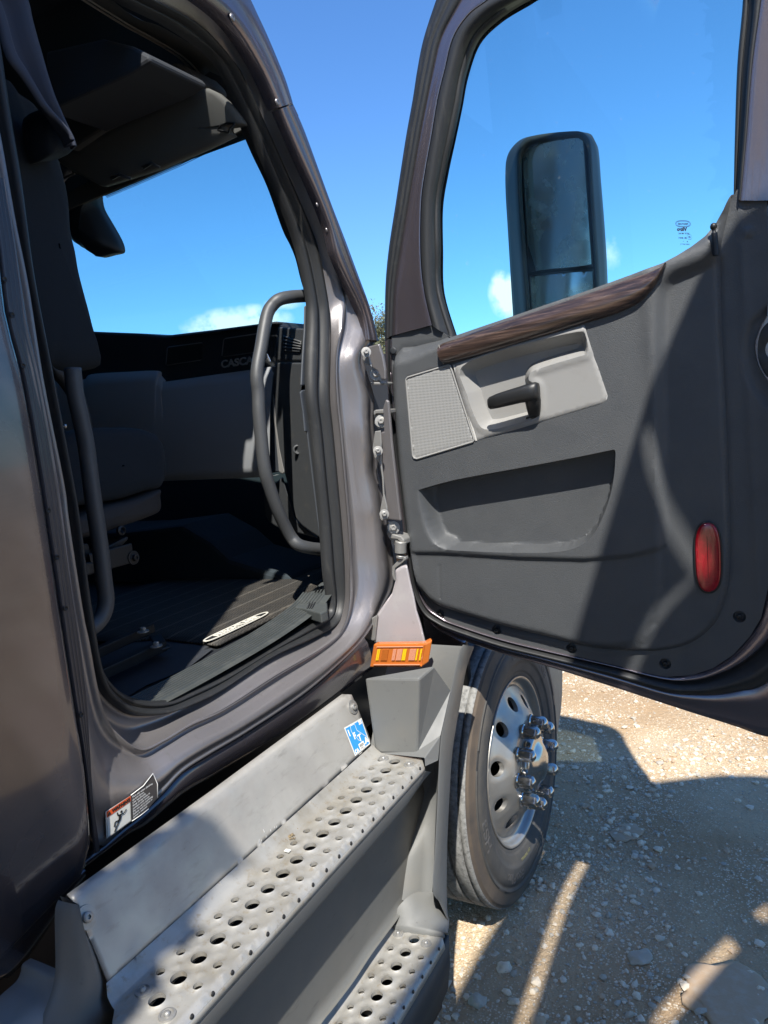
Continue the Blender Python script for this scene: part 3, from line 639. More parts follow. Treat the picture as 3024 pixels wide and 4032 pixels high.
# lip band
cc2 = crop(1100, 2932, 2.001)
la = [np.array([-.8085, y, .9445]) for y in np.linspace(1.478, .50, 30)]
lb = [np.array([-.8190, y, .903+.014*float(sstep(1.35, 1.50, y))]) for y in np.linspace(1.525, .50, 30)]
obj('riser_band', *loft([deeper(la, -.01), la, lerp(la, lb, .06, .001), lerp(la, lb, .9, .0), lb, deeper(lb, -.03)]), FAIRD if False else FAIR, TR)
# recessed riser face
rb_ = cc2([(1215,1160),(1000,1250),(880,1400),(700,1640),(560,1850),(400,2060),(290,2200)])+[(1140,4200),(1000,4400),(700,4850),(300,5450)]
rb = cat([PX(*p, -.893) for p in rb_], 5)
ra = [np.array([-.887, p[1]+.0, .935]) for p in rb]
obj('riser_face', *loft([ra, lerp(ra, rb, .3, .001), lerp(ra, rb, .6, .002), lerp(ra, rb, .9, .001), rb, deeper(rb, .01)]), mat('riser_plastic', (.12, .12, .112), .5, bump=[('noise', 420, .12, .0006)], var=[(6.0, (.13, .125, .11), .48, .8), ((12, 12, 60), (.045, .045, .045), .62, .8)], rvar=(9, .12)), TR)
# concave end wall between riser face and front face
ha = cat([PX(*p, -.84) for p in cc2([(1250,120),(1240,300),(1225,600),(1218,900),(1212,1165)])], 5)
hb = cat([PX(*p, -.885) for p in cc2([(1200,180),(1110,560),(1040,820),(1010,1000),(985,1230)])], 5)
gg = cat([PX(*p, -.795) for p in cc2([(1262,100),(1255,300),(1235,600),(1220,900),(1205,1160)])], 5)
obj('fairing_end_wall', *loft([deeper(hb, -.03), hb, lerp(hb, ha, .5, .002), ha, gg]), FAIR, TR)
# rounded boss above the lower tread
def boss():
    o = cc2([(885,1390),(905,1330),(960,1250),(1040,1180),(1130,1152),(1205,1158),(1250,1215),(1300,1300),(1335,1385),(1300,1478)])
    base = [PZ(*p, .575) for p in cc2([(885,1395),(900,1425),(1000,1440),(1100,1452),(1200,1465),(1300,1478)])]
    A = cat([PX(*p, -.915+.13*(i/9)) for i, p in enumerate(o)], 4); Bc = along(base, len(A))
    rows = [A, lerp(A, Bc, .15, .006), lerp(A, Bc, .4, .010), lerp(A, Bc, .7, .008), lerp(A, Bc, .93, .003), Bc, [p+np.array([0, 0, -.015]) for p in Bc]]
    obj('fairing_boss', *loft(rows), FAIR, TR)
boss()
# lower fairing below the lower tread
lo = cat([(-.770, 1.43, .548), (-.768, 1.35, .540), (-.768, 1.1, .536), (-.768, .8, .534)], 6); lo2 = [p+np.array([-.03, .02, -.17]) for p in lo]
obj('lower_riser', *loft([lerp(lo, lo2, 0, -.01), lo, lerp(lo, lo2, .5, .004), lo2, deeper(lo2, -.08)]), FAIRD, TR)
mb = MB(); mb.add(*box((-.86, 1.05, .44), (.12, .72, .16))); mb.add(*box((-.95, 1.0, .8), (.05, .8, .2))); mb.build('step_bracket', STEELB, TR)
for y in (.98, 1.18, 1.36): mb = MB(); mb.add(*box((-.84, y, .535), (.11, .012, .03))); mb.build('step_rib', ALU, TR, smooth=False)
# plastic fairing behind (rear of) the kick plate, at bottom left of the picture
c7 = crop(0, 3232, 2.765)
a = cat([PX(*p, -.985) for p in c7([(745,850),(850,1060),(980,1330),(1110,1600),(1178,1790),(1200,1900),(1262,1975),(1355,2035),(1340,2130),(1290,2230),(1200,2500)])], 5)
b = cat([PX(*p, -.985) for p in c7([(690,880),(655,1000),(655,1300),(660,1560),(650,1720),(625,1850),(590,1960),(545,2080),(510,2180),(480,2300),(430,2500)])], 5)
m_ = lerp(a, b, .5, .03)
obj('rear_fairing', *loft([deeper(a, -.02), a, lerp(a, b, .25, .014), m_, lerp(a, b, .8, .016), b, deeper(b, -.012)]), FAIR, TR)
a = cat([PX(*p, -.99) for p in c7([(662,1575),(655,1700),(630,1840),(590,1960),(545,2080),(480,2230),(400,2450)])], 5)
b = cat([PX(*p, -1.03) for p in c7([(600,1605),(510,1675),(490,1770),(440,1870),(300,2000),(90,2212),(-150,2420)])], 5)
obj('fairing_lower_flange', *loft([a, lerp(a, b, .5, .008), lerp(a, b, .92, .004), b, deeper(b, -.06)]), mat('flange_plastic_pale', (.22, .225, .225), .5, var=(10.0, (.2, .2, .19), .5, .8)), TR)
mb = MB(); mb.add(*box((-1.22, .25, .6), (.2, .9, .9))); mb.build('tank_side', RUBB, TR)
# debris on the upper tread
mb = MB(); c1c = crop(400, 2932, 2.001)
for i in range(60):
    u, v = 1490+random.gauss(0, 25), 705+random.gauss(0, 22); p = PZ(*c1c([(u, v)])[0], .972); s = random.uniform(.001, .0028)
    V, F = box(p, (s, s*1.4, s)); mb.add([q+rng.normal(0, s*.2, 3) for q in V], F)
tag(mb.build('dried_mud_crumbs', mat('mud', (.22, .17, .10), .95), None, smooth=True), 'small clump of dried brown mud crumbs on the upper metal step', 'mud', kind='stuff')
V, F = box(PZ(*c1c([(1465, 835)])[0], .9745), (.012, .008, .0015)); tag(obj('plastic_scrap', V, F, STICK, None, smooth=False), 'tiny white plastic scrap lying on the upper metal step', 'scrap')
# ================================================================= front wheel
WC = np.array([-.934, 2.414, .4965])
def wpt(r, phi, h): return WC+np.array([h, r*math.cos(phi), r*math.sin(phi)])
def wrev(prof, n=120):
    rows = [[wpt(r, 2*math.pi*k/n, h) for k in range(n)] for r, h in prof]; return loft(rows, True)
mb = MB()
def prof_add(prof, m, n=160): V, F = wrev(prof, n); mb.add(V, F, m)
prof_add([(.288,-.020),(.296,-.004),(.306,.004),(.318,.008),(.322,.0085),(.324,.0115),(.330,.013),(.350,.020),(.362,.0225),(.363,.0245),(.372,.026),(.400,.0265),(.424,.023),(.4255,.0205),(.436,.0215),(.4375,.0235),(.446,.0205)], 0)
prof_add([(.446,.0205),(.449,.0190),(.466,.0165),(.482,.0135),(.486,.0125),(.4875,.0095),(.4955,.0065)], 2)
tp = [(.4955,.0065),(.5005,.0025),(.502,-.004)]
for g in (-.016, -.066, -.120, -.172, -.222):
    wg = .0028 if g > -.02 else .006; tp += [(.502, g+wg), (.500, g+wg*.8), (.488, g+wg*.5), (.488, g-wg*.5), (.500, g-wg*.8), (.502, g-wg)]
tp += [(.5015,-.262),(.492,-.275)]
prof_add(tp, 1)
prof_add([(.492,-.275),(.46,-.285),(.38,-.30),(.29,-.27)], 0)
# sidewall stepped bar pattern
for a0, a1 in [(10, 75), (82, 150), (158, 222), (230, 300), (306, 364)]:
    n = 26; rows = []
    for r, h in [(.4385,.0235),(.4395,.0255),(.4435,.0235),(.4445,.021)]:
        rows.append([wpt(r, math.radians(a0+(a1-a0)*k/n), h) for k in range(n+1)])
    V, F = loft(rows); mb.add(V, [f[::-1] for f in F], 0)
WH = mb.build('front_wheel', [TYRE, TYRET, TYRES], TR)
# raised lettering round the sidewall
mb = MB(); mc = MB()
def arc_text(mb, s, phi0, r, size, h, m=0, bold=.0006, sx=1.1, up=1):
    def wp(x, y, z):
        rr = r+y; ph = phi0-x/r
        hh = np.interp(rr, [.33, .35, .372, .40, .424, .437, .45], [.013, .020, .026, .0265, .023, .022, .0195]); return wpt(rr, ph, hh+h+z)
    V, F = text_obj('t', s, None, None, (0, 0, 0), (1, 0, 0), (0, 1, 0), size, ext=.0004, bold=bold, sx=sx, warp=wp); mb.add(V, F, m)
TL_ = mat('tyre_letters', (.085, .08, .075), .7)
for t_, a_, z_, k_ in (('Conti', 284, .046, 1.1), ('EcoPlus', 243, .046, 1.25), ('HS3', 190, .050, 1.5), ('Conti EcoPlus HS3', 60, .046, 1.25)):
    mb = MB(); arc_text(mb, t_, math.radians(a_), .398, z_, .0008, sx=k_); mb.build('tyre_lettering', TL_, WH, smooth=False)
arc_text(mc, 'LRH  295/75R22.5', math.radians(262), .352, .012, .0006, sx=1.1, bold=.0002)
mc.build('tyre_yellow_print', mat('faded_yellow_print', (.15, .145, .07), .7), WH, smooth=False)
# rim: flange, well and pierced disc
mb = MB()
V, F = wrev([(.288,-.03),(.294,-.008),(.3005,-.001),(.3055,.0055),(.304,.009),(.299,.0085),(.294,.003),(.290,-.006),(.287,-.018),(.279,-.022),(.272,-.024),(.266,-.018)]); mb.add(V, F)
Rr = .2125
zp = lambda r: np.interp(r, [.150,.158,.166,.174,.190,.215,.240,.256,.266], [.051,.0495,.046,.040,.028,.013,-.003,-.013,-.018])
outl = [(-math.pi*Rr, .158), (math.pi*Rr, .158), (math.pi*Rr, .266), (-math.pi*Rr, .266)]
hl = []
for k in range(10):
    a = -math.pi+2*math.pi*(k+.5)/10+math.radians(0); hl.append(circ((a*Rr, .2155), .0265, 26, .0255))
def to3w(p, h): return wpt(p[1], p[0]/Rr, zp(p[1])+h)
def hr(P):
    H = np.zeros(len(P))
    for h in hl:
        c = np.mean(h, 0); d = np.hypot((P[:, 0]-c[0])/.0265, (P[:, 1]-c[1])/.0255); H -= .0045*(1-sstep(1.0, 1.22, d))*(d >= .9)
    return H
V, F = relief(outl, .010, hr, to3w, holes=hl); mb.add(V, F)
for h in hl:
    a = [to3w(p, -.0045) for p in h]; c = np.mean(a, 0); b = [p+np.array([-.016, 0, 0])+(p-c)*-.05 for p in a]; mb.add(*loft([a, b], True))
V, F = wrev([(.158,.0495),(.152,.0515),(.110,.0515),(.105,.049),(.100,.040)]); mb.add(V, F)
mb.build('wheel_rim', RIM, WH, autos=50)
V, F = wrev([(.262,-.055),(.20,-.05),(.1,-.03),(.02,-.03)], 48); obj('brake_drum', V, F, STEELB, WH)
# hub cap
V, F = wrev([(.104,.040),(.103,.070),(.100,.079),(.094,.083),(.086,.084),(.074,.091),(.060,.103),(.040,.112),(.020,.116),(.0005,.1175)], 64); obj('hub_cap', V, F, CHROME, WH)
# lug nuts: hexagonal chrome covers with a domed top and a flange
mb = MB()
def hexnut(c):
    ax, a, b = np.array([1., 0, 0]), np.array([0, 1., 0]), np.array([0, 0, 1.])
    mb = MB()
    pr = [(.0265,.0),(.0265,.006),(.0235,.0095)]
    mb.add(*[loft([[c+ax*h+r*(math.cos(2*math.pi*k/36)*a+math.sin(2*math.pi*k/36)*b) for k in range(36)] for r, h in pr], True)][0])
    rows = []
    for h, r, hx in [(.008,.0218,.2),(.012,.0218,1),(.050,.0208,1),(.056,.0190,.8),(.062,.0145,.35),(.066,.0090,0),(.0675,.003,0),(.0677,.0002,0)]:
        row = []
        for k in range(36):
            th = 2*math.pi*k/36; q = (th % (math.pi/3))-math.pi/6; hexr = r*.98/math.cos(q)*.95; rr = hexr*hx+r*(1-hx)
            row.append(c+ax*h+rr*(math.cos(th)*a+math.sin(th)*b))
        rows.append(row)
    mb.add(*loft(rows, True)); return mb
n0 = None
for k in range(10):
    ph = math.pi+2*math.pi*k/10
    if n0 is None:
        n0 = hexnut(wpt(.1429, ph, .0515)).build('lug_nut', CHROME, WH, autos=28)
        base = wpt(.1429, ph, 0)
    else:
        c = n0.copy(); COL.objects.link(c); c.parent = WH; d = wpt(.1429, ph, 0)-base; c.location = Vector(tuple(d))
    tag(bpy.context.scene.objects[-1] if False else n0, None)
# wheel arch parts and the bumper end seen past the tyre
mb = MB()
ar = [(WC[1]+.60*math.cos(a), WC[2]+.60*math.sin(a)) for a in np.linspace(math.radians(15), math.radians(170), 30)]
rows = [[np.array([x, p[0], p[1]]) for p in ar] for x in (-.97, -1.35)]
V, F = loft(rows); obj('wheel_arch_liner', V, F, RUBB, TR)
cw = crop(1400, 2400, 1.7015)
gp = cw([(1200,330),(1390,400),(1388,560),(1378,690),(1352,850),(1330,1032),(1312,1030),(1310,800),(1260,560)])
pb_ = [PX(*p, -.95) for p in gp]
V, F = prism(pb_, (-.5, 0, 0)); obj('bumper_end', V, F, mat('bumper_plastic', (.13, .15, .14), .5, var=[(40.0, (.22, .24, .22), .55, .8), (9.0, (.09, .1, .1), .5, .8)], bump=[('noise', 200, .1, .001)]), TR, smooth=False, bevel=.008)
# ================================================================= the open door (part), everything on it as sub-parts
DY = 2.0
d2 = lambda pts, y=DY: [(PY(u, v, y)[0], PY(u, v, y)[2]) for u, v in pts]
ST_ = [((1515,1344),(1544,1322),(1700,1280),(1750,1310),(1794,1335)), ((1517,1139),(1553,1139),(1668,1139),(1715,1180),(1735,1139)),
 ((1530,984),(1576,984),(1655,1000),(1705,1030),(1731,957)), ((1558,800),(1607,800),(1657,800),(1706,820),(1730,800)),
 ((1578,669),(1627,680),(1674,670),(1726,670),(1752,669)), ((1599,535),(1652,535),(1698,535),(1748,540),(1783,535)),
 ((1625,391),(1680,391),(1722,391),(1776,400),(1809,410)), ((1643,275),(1705,270),(1750,275),(1801,280),(1832,285)),
 ((1668,152),(1733,155),(1782,150),(1845,150),(1880,155)), ((1717,0),(1788,46),(1842,58),(1925,62),(1965,69)),
 ((1760,-120),(1860,-70),(1925,-8),(2030,0),(2073,0)), ((1900,-260),(1980,-190),(2030,-110),(2130,-70),(2160,-35)),
 ((2400,-330),(2400,-270),(2400,-190),(2400,-130),(2400,-90)), ((2800,-350),(2790,-290),(2740,-200),(2720,-150),(2700,-115)),
 ((3080,-330),(3040,-250),(2960,-170),(2920,-130),(2880,-95)), ((3200,-150),(3130,-120),(3005,-90),(2970,-50),(2925,-40)),
 ((3190,253),(3120,253),(2963,253),(2945,253),(2903,253)), ((3185,543),(3115,543),(2940,543),(2925,543),(2893,543)), ((3180,780),(3110,790),(2916,790),(2905,790),(2888,790))]
YD = (2.010, 1.992, 1.984, 2.000, 2.030)
E_ = [cat([PY(*k[i], YD[i]) for k in ST_], 6) for i in range(5)]
yy = lambda r, dy: [p+np.array([0, dy, 0]) for p in r]
def lp(a, b, t, dy=0): return [p*(1-t)+q*t+np.array([0, dy, 0]) for p, q in zip(a, b)]
# door shell: outer skin with frame; lower body slab
DOOR = obj('open_door', *loft([E_[2], lp(E_[2], E_[1], .12, -.003), lp(E_[2], E_[1], .3, .001), lp(E_[2], E_[1], .5, -.002), lp(E_[2], E_[1], .85, -.001), E_[1], yy(E_[1], .012), yy(E_[0], .012), yy(E_[0], .075), yy(lp(E_[3], E_[4], .7), .07-.03)]), PAINT, TR)
obj('window_rubber', *loft([yy(E_[4], .01), E_[4], lp(E_[4], E_[3], .35, -.012), lp(E_[4], E_[3], .5, .006), lp(E_[4], E_[3], .62, -.006), E_[3], lp(E_[3], E_[2], .12, -.012), lp(E_[3], E_[2], .45, -.010), lp(E_[3], E_[2], .85, -.005), lp(E_[3], E_[2], .97, .002), yy(E_[2], .012)]), RUB, DOOR)
obj('door_edge_rubber', *loft([yy(E_[1], .004), lp(E_[1], E_[0], .06, -.006), lp(E_[1], E_[0], .30, -.010), lp(E_[1], E_[0], .38, -.001), lp(E_[1], E_[0], .44, -.008), lp(E_[1], E_[0], .62, -.010), lp(E_[1], E_[0], .70, .0), lp(E_[1], E_[0], .78, -.003), E_[0], yy(E_[0], .03)]), RUB, DOOR)
# lower rim strips: T trim edge, W1 paint edge, W2 rubber edge, E0 outer edge
LT = [((1543,1335),(1541,1335),(1530,1335),(1515,1344)), ((1545,1500),(1541,1500),(1532,1500),(1524,1500)), ((1567,1709),(1562,1709),(1551,1709),(1541,1700)), ((1603,1982),(1597,1982),(1586,1975),(1571,1950)),
 ((1640,2255),(1633,2255),(1619,2250),(1603,2218)), ((1658,2337),(1650,2337),(1636,2345),(1625,2330)), ((1690,2392),(1682,2400),(1672,2418),(1650,2410)), ((1735,2425),(1728,2434),(1722,2456),(1700,2452)),
 ((1785,2451),(1785,2460),(1782,2484),(1760,2496)), ((1968,2511),(1968,2520),(1966,2546),(1960,2568)), ((2150,2556),(2150,2565),(2150,2592),(2150,2622)), ((2405,2615),(2405,2622),(2405,2660),(2405,2702)),
 ((2617,2663),(2617,2675),(2617,2722),(2617,2771)), ((2725,2657),(2728,2680),(2730,2735),(2725,2806)), ((2807,2630),(2815,2660),(2822,2735),(2815,2834)), ((2888,2576),(2905,2620),(2910,2722),(2905,2863)),
 ((2953,2505),(2985,2560),(3000,2700),(3024,2901)), ((2997,2430),(3050,2480),(3100,2600),(3160,2900)), ((3024,2315),(3085,2340),(3130,2400),(3210,2600)), ((3040,2100),(3095,2100),(3140,2100),(3215,2200)),
 ((3040,1500),(3100,1500),(3140,1500),(3200,1500)), ((3040,1000),(3100,1000),(3140,1000),(3190,1000)), ((3020,760),(3060,760),(3110,780),(3180,780))]
YL = (1.996, 1.990, 1.984, 1.990)
L_ = [cat([PY(*k[i], YL[i]) for k in LT], 6) for i in range(4)]
obj('door_lower_rim', *loft([yy(L_[0], .012), yy(L_[0], .002), lp(L_[0], L_[1], .25, -.004), lp(L_[0], L_[1], .8, -.004), L_[1], yy(L_[1], .02)]), PAINT, DOOR)
obj('lower_edge_rubber', *loft([yy(L_[1], .02), lp(L_[1], L_[2], .15, .010), lp(L_[1], L_[2], .3, .004), lp(L_[1], L_[2], .45, -.010), lp(L_[1], L_[2], .70, -.012), lp(L_[1], L_[2], .8, -.004), lp(L_[1], L_[2], .88, -.008), L_[2], yy(L_[2], .008)]), RUB, DOOR)
obj('door_outer_skin', *loft([yy(L_[2], .008), lp(L_[2], L_[3], .1, .002), lp(L_[2], L_[3], .35, -.001), lp(L_[2], L_[3], .5, .004), lp(L_[2], L_[3], .8, -.001), yy(L_[3], .0), yy(L_[3], .008), yy(L_[3], .085)]), PAINT, DOOR)
# slab closing the door from behind (outer skin)
out = along(L_[3], 60)
back = [(p[0], p[2]) for p in out]+[(PY(u, v, 2.085)[0], PY(u, v, 2.085)[2]) for u, v in [(2960,860),(2860,950),(2700,1060),(2350,1190),(2000,1320),(1800,1390),(1700,1400)]]
V, F = relief([(p[0], p[1]) for p in back], .06, lambda P: np.zeros(len(P)), lambda p, h: (p[0], 2.085, p[1]))
obj('door_skin_outside', V, [f[::-1] for f in F], PAINT, DOOR)
# ---- moulded trim panel
OUT = d2([(1543,1325),(1548,1315),(1713,1271),(1730,1295),(1774,1332),(2025,1252),(2350,1142),(2620,1043),(2671,1015),(2725,980),(2780,936),(2823,882),(2850,833),(2872,779),(2880,768),(2893,766),(2902,749),(3002,720),(3013,725),(3020,800),
 (3028,1000),(3021,1240),(2997,1278),(2975,1332),(2972,1387),(2991,1452),(3021,1495),(3040,1570),(3045,1900),(3040,2150),(3024,2315),(2997,2430),(2953,2505),(2888,2576),(2807,2630),(2725,2657),(2617,2663),(2508,2650),(2405,2615),(2150,2556),(1968,2511),(1785,2451),(1735,2425),(1694,2392),(1658,2337),(1640,2255),(1603,1982),(1567,1709),(1545,1481)])
r5 = crop(1512, 1344, 1.0972)
MAIN = d2([tuple(p) for p in cat([(1570,1420),(1640,1392),(1735,1352),(2025,1235),(2350,1120),(2620,1020),(2740,965),(2815,930),(2836,1000),(2800,1040),(2720,1075),(2650,1110),(2622,1180),(2617,1400),(2620,1700),(2621,2000),(2621,2200),(2612,2330),(2585,2440),(2535,2515),(2460,2545),(2330,2542),(2150,2500),(1968,2455),(1790,2400),(1725,2375),(1675,2330),(1640,2250),(1600,1980),(1572,1700),(1562,1500)], 3, True)])
MID = d2([tuple(p) for p in cat([(1558,1400),(1735,1340),(2350,1105),(2700,960),(2850,800),(2880,780),(2842,960),(2838,1100),(2848,1400),(2862,1700),(2873,2000),(2876,2160),(2868,2300),(2838,2410),(2790,2480),(2710,2535),(2600,2560),(2480,2560),(2330,2548),(2150,2505),(1968,2460),(1790,2405),(1720,2380),(1668,2335),(1634,2250),(1594,1980),(1566,1700)], 3, True)])
POC = d2([tuple(p) for p in cat(r5([(172,634),(330,590),(600,540),(850,493),(1000,462),(1015,478),(1010,560),(994,650),(965,735),(925,815),(865,868),(770,895),(600,899),(420,894),(285,885),(240,862),(205,800),(180,705)]), 3, True)])
POCB = d2([tuple(p) for p in cat(r5([(240,640),(400,600),(700,540),(985,480),(1000,500),(985,600),(960,700),(925,780),(870,840),(770,868),(600,872),(420,868),(300,858),(262,830),(245,760),(238,700)]), 3, True)])
pk = lambda p, n=3: d2([tuple(q) for q in cat(r5(p), n)])
PTOP = pk([(172,634),(330,590),(600,540),(850,493),(1000,462),(1010,462)]); PLEFT = pk([(172,634),(180,705),(205,800),(240,862),(285,885)]); PBOT = pk([(240,862),(285,885),(420,894),(600,899),(770,895),(865,868),(925,815),(965,735),(994,650),(1010,560),(1015,478)])
POC = PTOP+pk([(1010,462),(1014,468),(1015,478)])[1:-1]+PBOT[::-1]+PLEFT[::-1][1:-1]
PBOT = PBOT+pk([(1015,478),(1014,468),(1010,462)])
LOW = d2([tuple(p) for p in r5([(150,905),(270,905),(600,925),(880,932),(1080,915),(1215,880),(1215,1050),(1180,1210),(1100,1290),(1000,1325),(900,1320),(700,1275),(400,1215),(240,1165),(175,1100)])])
NOTCH = d2([tuple(p) for p in cat([(2990,1250),(2955,1290),(2938,1380),(2952,1480),(2990,1550),(3060,1600),(3080,1400),(3060,1200)], 3, True)])
SCR = [d2([p])[0] for p in [(1733,2421),(1957,2479),(2252,2552),(2620,2612),(2912,2427)]]
CAPS = [d2([p])[0] for p in [(2949,914),(1556,1382)]]
KNOBP = d2([(2815,965)])[0]
GRV = d2([tuple(p) for p in [(1747,2215),(1752,2380),(1760,2400)]])
c5b = crop(1500, 1200, 2.001)
SPK = d2(c5b([(198,590),(212,572),(530,476),(545,480),(560,520),(735,1062),(725,1080),(285,1213),(262,1208),(252,1190)]), DY-.045)
INS = d2(c5b([(562,470),(800,395),(1100,300),(1400,215),(1600,158),(1612,180),(1680,400)])+[tuple(p) for p in r5([(928,110),(970,235),(965,255),(945,270),(400,432)])]+c5b([(742,1075),(650,780)]), DY-.042)
def hdoor(P):
    m = sdist(P, MAIN); g = sdist(P, MID)
    H = .016*sstep(-.004, .014, g)+.024*sstep(-.012, .022, m)
    # soft vertical swelling next to the panel step and a shallow hollow near the trim
    c = PY(2617, 1700, DY)[0]; H += .004*np.exp(-((P[:, 0]-(c-.012))/.02)**2)*sstep(0, .02, m)
    po = sdist(P, POC)
    dt = udist(P, PTOP, False); dl = udist(P, PLEFT, False); db = udist(P, PBOT, False)
    dep = .060*np.minimum(np.minimum(sstep(0, .004, dt), sstep(0, .034, dl)), sstep(0, .014, db))*(po > 0)
    H -= dep
    ins = sdist(P, INS); H -= .050*sstep(.003, .008, ins)
    spk = sdist(P, SPK); H -= .004*sstep(-.002, .002, spk)
    lo = sdist(P, LOW); H -= .010*sstep(-.010, .008, lo)
    nt = sdist(P, NOTCH); H -= .010*sstep(-.012, .006, nt)
    gr = np.abs(g); H -= .004*np.exp(-(gr/.0032)**2)
    for s in SCR:
        d = np.hypot(P[:, 0]-s[0], P[:, 1]-s[1]); H -= .018*(1-sstep(.0115, .0155, d))
    d = np.hypot(P[:, 0]-CAPS[0][0], (P[:, 1]-CAPS[0][1])*.9); H += .007*(1-sstep(.003, .014, d))
    H -= .0025*np.exp(-(udist(P, GRV, False)/.0022)**2)
    b = d2([(2870,1000),(2890,2400)]); H += .003*np.exp(-((P[:, 0]-b[0][0]-.03)/.012)**2)*(g < 0)
    # diagonal crease from pocket to the armrest
    return H
V, F = relief(OUT, .0062, hdoor, lambda p, h: (p[0], DY-.004-h, p[1]), holes=[],
   feats=[MAIN, inset(MAIN, .02), MID, POC, inset(POC, .0045), inset(INS, .0028), inset(INS, .0085), *[circ(s, .0115, 12) for s in SCR], *[circ(s, .0155, 14) for s in SCR], circ(CAPS[0], .01, 12)], fstep=.005)
TP = obj('trim_panel', V, F, TRIM, DOOR, autos=38)
E3_ = along([np.array([p[0], 1.996, p[1]]) for p in OUT+[OUT[0]]], 200)
obj('trim_edge', *loft([E3_, yy(E3_, .02)]), TRIM, DOOR)
for s in SCR[:]: mb = MB(); screw(mb, (s[0], DY-.004-.002+.012-.010, s[1]), (0, -1, 0), .0075); mb.build('trim_screw', STEELB, TP, autos=40)
hA = lambda P_: float(hdoor(np.array([P_]))[0])
V, F = revolve((CAPS[1][0], DY-.012, CAPS[1][1]), (0, -1, 0), [(.011, 0), (.011, .002), (.007, .003), (.001, .003)], 20); obj('trim_plug', V, F, DARKP, TP)
# lock knob
kb = PY(2815, 955, DY-.045); V, F = revolve(kb, (-.03, 0, 1), [(.0072, -.03), (.0072, .020), (.0068, .022), (.0042, .024), (.0042, .030), (.0075, .033), (.0078, .038), (.0055, .043), (.001, .045)], 24); obj('lock_knob', V, F, BLACKG, DOOR)
# red reflector
c3 = crop(2400, 1800, 1.843)
rc = PY(*c3([(716,725)])[0], DY-.02); ru = PY(*c3([(706,478)])[0], DY-.02); rd = PY(*c3([(722,975)])[0], DY-.02); rx = PY(*c3([(808,720)])[0], DY-.02)
ax = (ru-rd)/2; hw = (rx-rc)
def sup(k, sc_, dy):
    o = []
    for i in range(40):
        t = 2*math.pi*i/40; x = abs(math.cos(t))**.85*np.sign(math.cos(t)); z = abs(math.sin(t))**.62*np.sign(math.sin(t))
        o.append(rc+hw*x*sc_+ax*z*(1-(1-sc_)*.35)+np.array([0, dy, 0]))
    return o
rows = [sup(0, 1.14, -.004), sup(0, 1.14, -.007), sup(0, 1.03, -.0065)]
V, F = loft(rows, True); obj('reflector_bezel', V, F, RUBB, DOOR)
rows = [sup(0, 1.02, -.004), sup(0, 1.0, -.008), sup(0, .93, -.0105), sup(0, .80, -.0115), sup(0, .4, -.012), sup(0, .02, -.012)]
V, F = loft(rows, True); obj('red_reflector', V, F, RED, DOOR)
# ---- wood strip
wt = [(1727,1364),(1745,1350),(1800,1331),(1900,1294),(2025,1251),(2175,1201),(2350,1141),(2500,1086),(2600,1050),(2624,1036)]
wb = [(1746,1432),(1780,1427),(1850,1411),(1940,1386),(2050,1352),(2180,1312),(2320,1268),(2430,1235),(2530,1180),(2624,1040)]
wb = [(1746,1432),(1775,1428),(1845,1411),(1930,1386),(2040,1353),(2170,1314),(2310,1270),(2420,1236),(2512,1193),(2560,1150),(2590,1105),(2622,1042)]
wt = [(1727,1364),(1745,1350),(1800,1331),(1900,1294),(2025,1251),(2175,1201),(2330,1148),(2450,1104),(2530,1076),(2575,1060),(2604,1048),(2624,1036)]
YW = DY-.042
A = cat([PY(*p, YW+.004) for p in wt], 6); B = cat([PY(*p, YW-.006) for p in wb], 6)
obj('wood_trim', *loft([yy(A, .035), yy(A, .004), lp(A, B, .03, -.004), lp(A, B, .14, -.013), lp(A, B, .35, -.022), lp(A, B, .6, -.024), lp(A, B, .82, -.018), lp(A, B, .95, -.008), B, yy(B, .012), yy(B, .07)]), WOOD, DOOR)
e = cat([PY(*p, YW-.020) for p in [(1725,1364),(1729,1362),(1737,1395),(1745,1434)]], 6)
obj('trim_end_bead', *tube([PY(*p, YW-.012) for p in [(1728,1358),(1731,1372),(1738,1400),(1746,1434)]], .0013, 8), HEADL, DOOR)
obj('sill_wiper', *loft([yy(A, .06), lp(A, B, -.03, .055), lp(A, B, -.03, .03), yy(A, .03)]), RUBB, DOOR)
